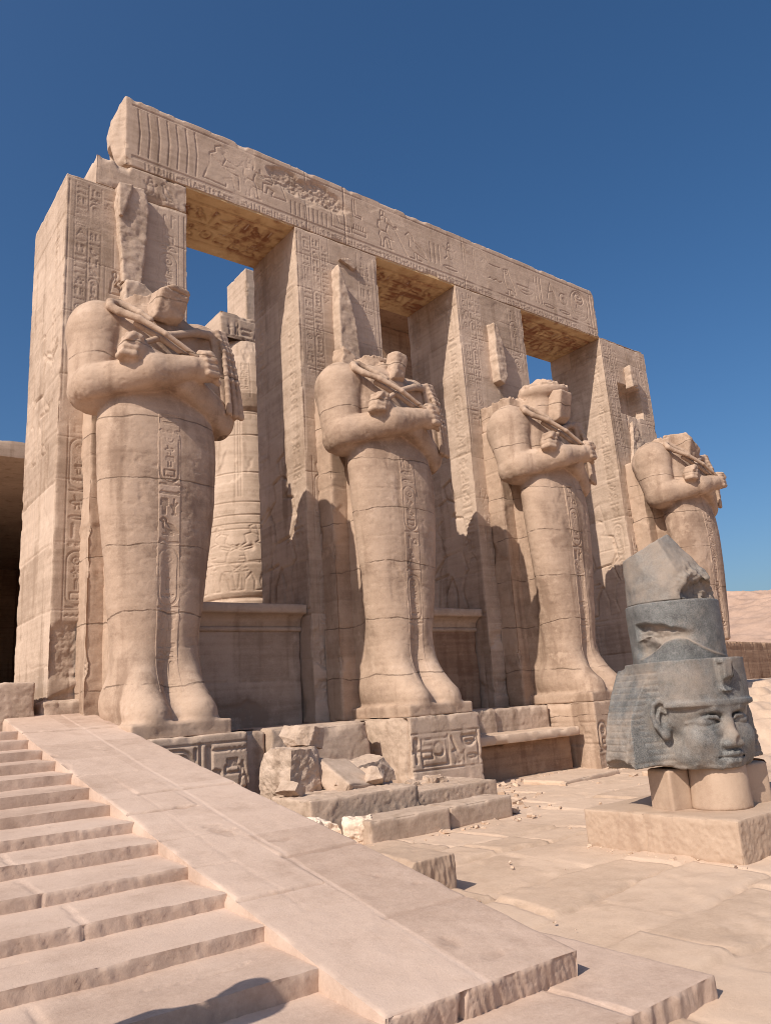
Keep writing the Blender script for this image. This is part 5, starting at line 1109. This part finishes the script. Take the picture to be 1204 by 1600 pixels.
    acc = Acc(); block(acc, -3.6, -2.8, 18.0, 18.6, 1.2, 9.64, .12, {}, chip=.06, seed=10); acc.build('pier', 'brown_stone', s)
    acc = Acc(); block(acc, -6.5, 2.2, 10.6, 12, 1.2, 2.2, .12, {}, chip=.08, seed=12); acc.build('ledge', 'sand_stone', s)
ruins()
def enclosure():
    rg = random.Random(44); acc = Acc(); L = 60
    def fr(Rl, O, U, V_, w, h):
        R = Rl(w, h, .09); P = R.points(O, U, V_); R.courses(rg, [1.35, 2.2], seg=(2.2, 5.2), tint=.15, depth=.025, wd=.10, seed=3); R.H += ((fbm(P.reshape(-1, 3)*2, 4, 3).reshape(R.H.shape)-.5)*.06).astype(np.float32); return R
    block(acc, 0, L, 0, 1.2, 0, 2.75, .25, {'front': fr}, base=.05, chip=.25, seed=2, rough=.04, skip='bottom')
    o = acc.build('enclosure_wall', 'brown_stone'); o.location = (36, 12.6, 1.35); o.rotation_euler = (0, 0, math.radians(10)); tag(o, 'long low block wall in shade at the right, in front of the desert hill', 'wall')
    X, Y = np.meshgrid(np.arange(45, 190, 1.2), np.arange(22, 110, 1.2), indexing='ij'); Z = 1.5+5.6*np.exp(-((Y-60-(n2(X, Y, .05, 3)-.5)*20)/16)**2)*(.7+.6*n2(X, Y, .08, 9))+(n2(X, Y, .5, 5)-.5)*1.1
    structure(mk('rubble_mound', np.stack([X, Y, Z], -1).reshape(-1, 3), grid_quads(X.shape[0], X.shape[1]), 'floor_stone', tint=((n2(X, Y, .4, 7)-.5)*.8).ravel()))
    for i, (a, r) in enumerate(((70.2, 95), (69.4, 104), (71.2, 88))):
        a = math.radians(a); tag(rock('boulder', (-3.2+math.sin(a)*r, -12.9+math.cos(a)*r, 7.3), (2.6, 2.2, 1.3), (0, 0, i), 80+i, 'brown_stone', 6, .08, 16), ['dark boulder on the far rubble mound above the block wall', 'dark boulder on the far rubble mound, leftmost', 'dark boulder on the far rubble mound at the frame edge'][i], 'boulder')
enclosure()

# ------------------------------------------------------------------ the onlooker whose shadow falls on the lowest step
def onlooker():
    t = thing('person', 'person in blue clothes and straw cap with arms hanging, standing on the steps', 'person', (-3.06, -9.70, .2), math.radians(120))
    F = Field((-.5, -.6, -.02), (.5, .4, 1.72), .012)
    for s in (-1, 1):
        F.chain([(s*.10, 0, .90), (s*.105, -.01, .50), (s*.11, .02, .09)], [.098, .065, .046], .03); F.chain([(s*.11, .03, .05), (s*.12, -.15, .035)], [.045, .036], .03)
        F.chain([(s*.19, 0, 1.40), (s*.245, .01, 1.12), (s*.235, -.08, .88)], [.060, .047, .036], .03); F.ell((s*.235, -.10, .80), (.03, .045, .055), .02)
        for q in range(4): F.chain([(s*.235, -.135+.022*q, .78), (s*.232, -.140+.022*q, .735-.006*abs(q-1.5)), (s*.222, -.140+.022*q, .705-.008*abs(q-1.5))], [.010, .009, .008], .006)
        F.chain([(s*.225, -.14, .81), (s*.215, -.155, .77), (s*.21, -.15, .74)], [.011, .010, .009], .008)
    F.chain([(0, 0, .92), (0, .01, 1.12), (0, 0, 1.38)], [.15, .135, .15], .08); F.ell((0, 0, 1.36), (.20, .11, .10), .06); F.cap((0, .01, 1.42), (0, 0, 1.54), .055, .05, .04)
    F.ell((0, -.01, 1.62), (.078, .098, .115), .03); F.ell((0, -.105, 1.60), (.014, .022, .022), .012)
    for s in (-1, 1): F.ell((s*.078, .0, 1.61), (.012, .022, .032), .008); F.ell((s*.03, -.10, 1.635), (.018, .016, .012), .01, 'cut'); F.ell((s*.03, -.092, 1.635), (.012, .012, .010), .004)
    F.chain([(-.025, -.105, 1.555), (.025, -.105, 1.555)], .006, .006, 'cut')
    V, Q = F.mesh(); mk('body', V, Q, 'cloth', t)
    F = Field((-.3, -.3, 1.60), (.3, .3, 1.9), .01); F.ell((0, 0, 1.70), (.10, .115, .10), .02); F.ell((0, -.10, 1.685), (.10, .13, .014), .02); F.plane((0, 0, -1), (0, 0, 1.672), .01)
    V, Q = F.mesh(); mk('cap', V, Q, 'straw', t)
onlooker()

# ------------------------------------------------------------------ chips and gravel lying about
def gravel():
    rg = np.random.RandomState(7); acc = Acc(); base = np.array([[x, y, z] for x in (-1, 1) for y in (-1, 1) for z in (-1, 1)], dtype=float); fq = np.array([[0, 1, 3, 2], [4, 6, 7, 5], [0, 4, 5, 1], [2, 3, 7, 6], [0, 2, 6, 4], [1, 5, 7, 3]])
    zones = [((2.2, -5.25, .0), (2.8, .16), 70, .018), ((3.4, -4.4, .0), (2.4, .5), 60, .035), ((1.6, -3.6, .0), (.5, .9), 60, .04), ((2.6, -2.6, .35), (1.4, .7), 40, .05), ((6.2, -2.55, .0), (1.2, .16), 60, .03), ((5.9, -3.6, .0), (1.0, .5), 40, .022), ((8.5, -2.2, .0), (1.5, .2), 50, .03), ((3.55, -8.1, .0), (.10, .9), 40, .012), ((1.0, -8.0, .0), (.5, 1.2), 50, .012), ((4, -6.3, 0), (3.5, 1.6), 60, .010), ((9.5, -5, 0), (4, 2), 60, .02), ((10.6, -2.6, 0), (1.2, .3), 40, .03)]
    for (c, sp, n, sz) in zones:
        for _ in range(n):
            s_ = sz*rg.lognormal(0, .5); p = np.array(c)+np.array([rg.uniform(-1, 1)*sp[0], rg.uniform(-1, 1)*sp[1], .0])
            v = base*rg.uniform(.55, 1, (8, 3))*s_*np.array([1, .8, .55]); v = v@rotm(rg.uniform(-.4, .4), rg.uniform(-.4, .4), rg.uniform(0, 6)).T+p+np.array([0, 0, s_*.25]); acc.add(v, fq, np.full(8, rg.uniform(-.2, .2)))
    o = acc.build('gravel', 'floor_stone', smooth=False); o['kind'] = 'stuff'; o['label'] = 'small stone chips and gravel scattered over the courtyard paving'; o['category'] = 'gravel'
gravel()
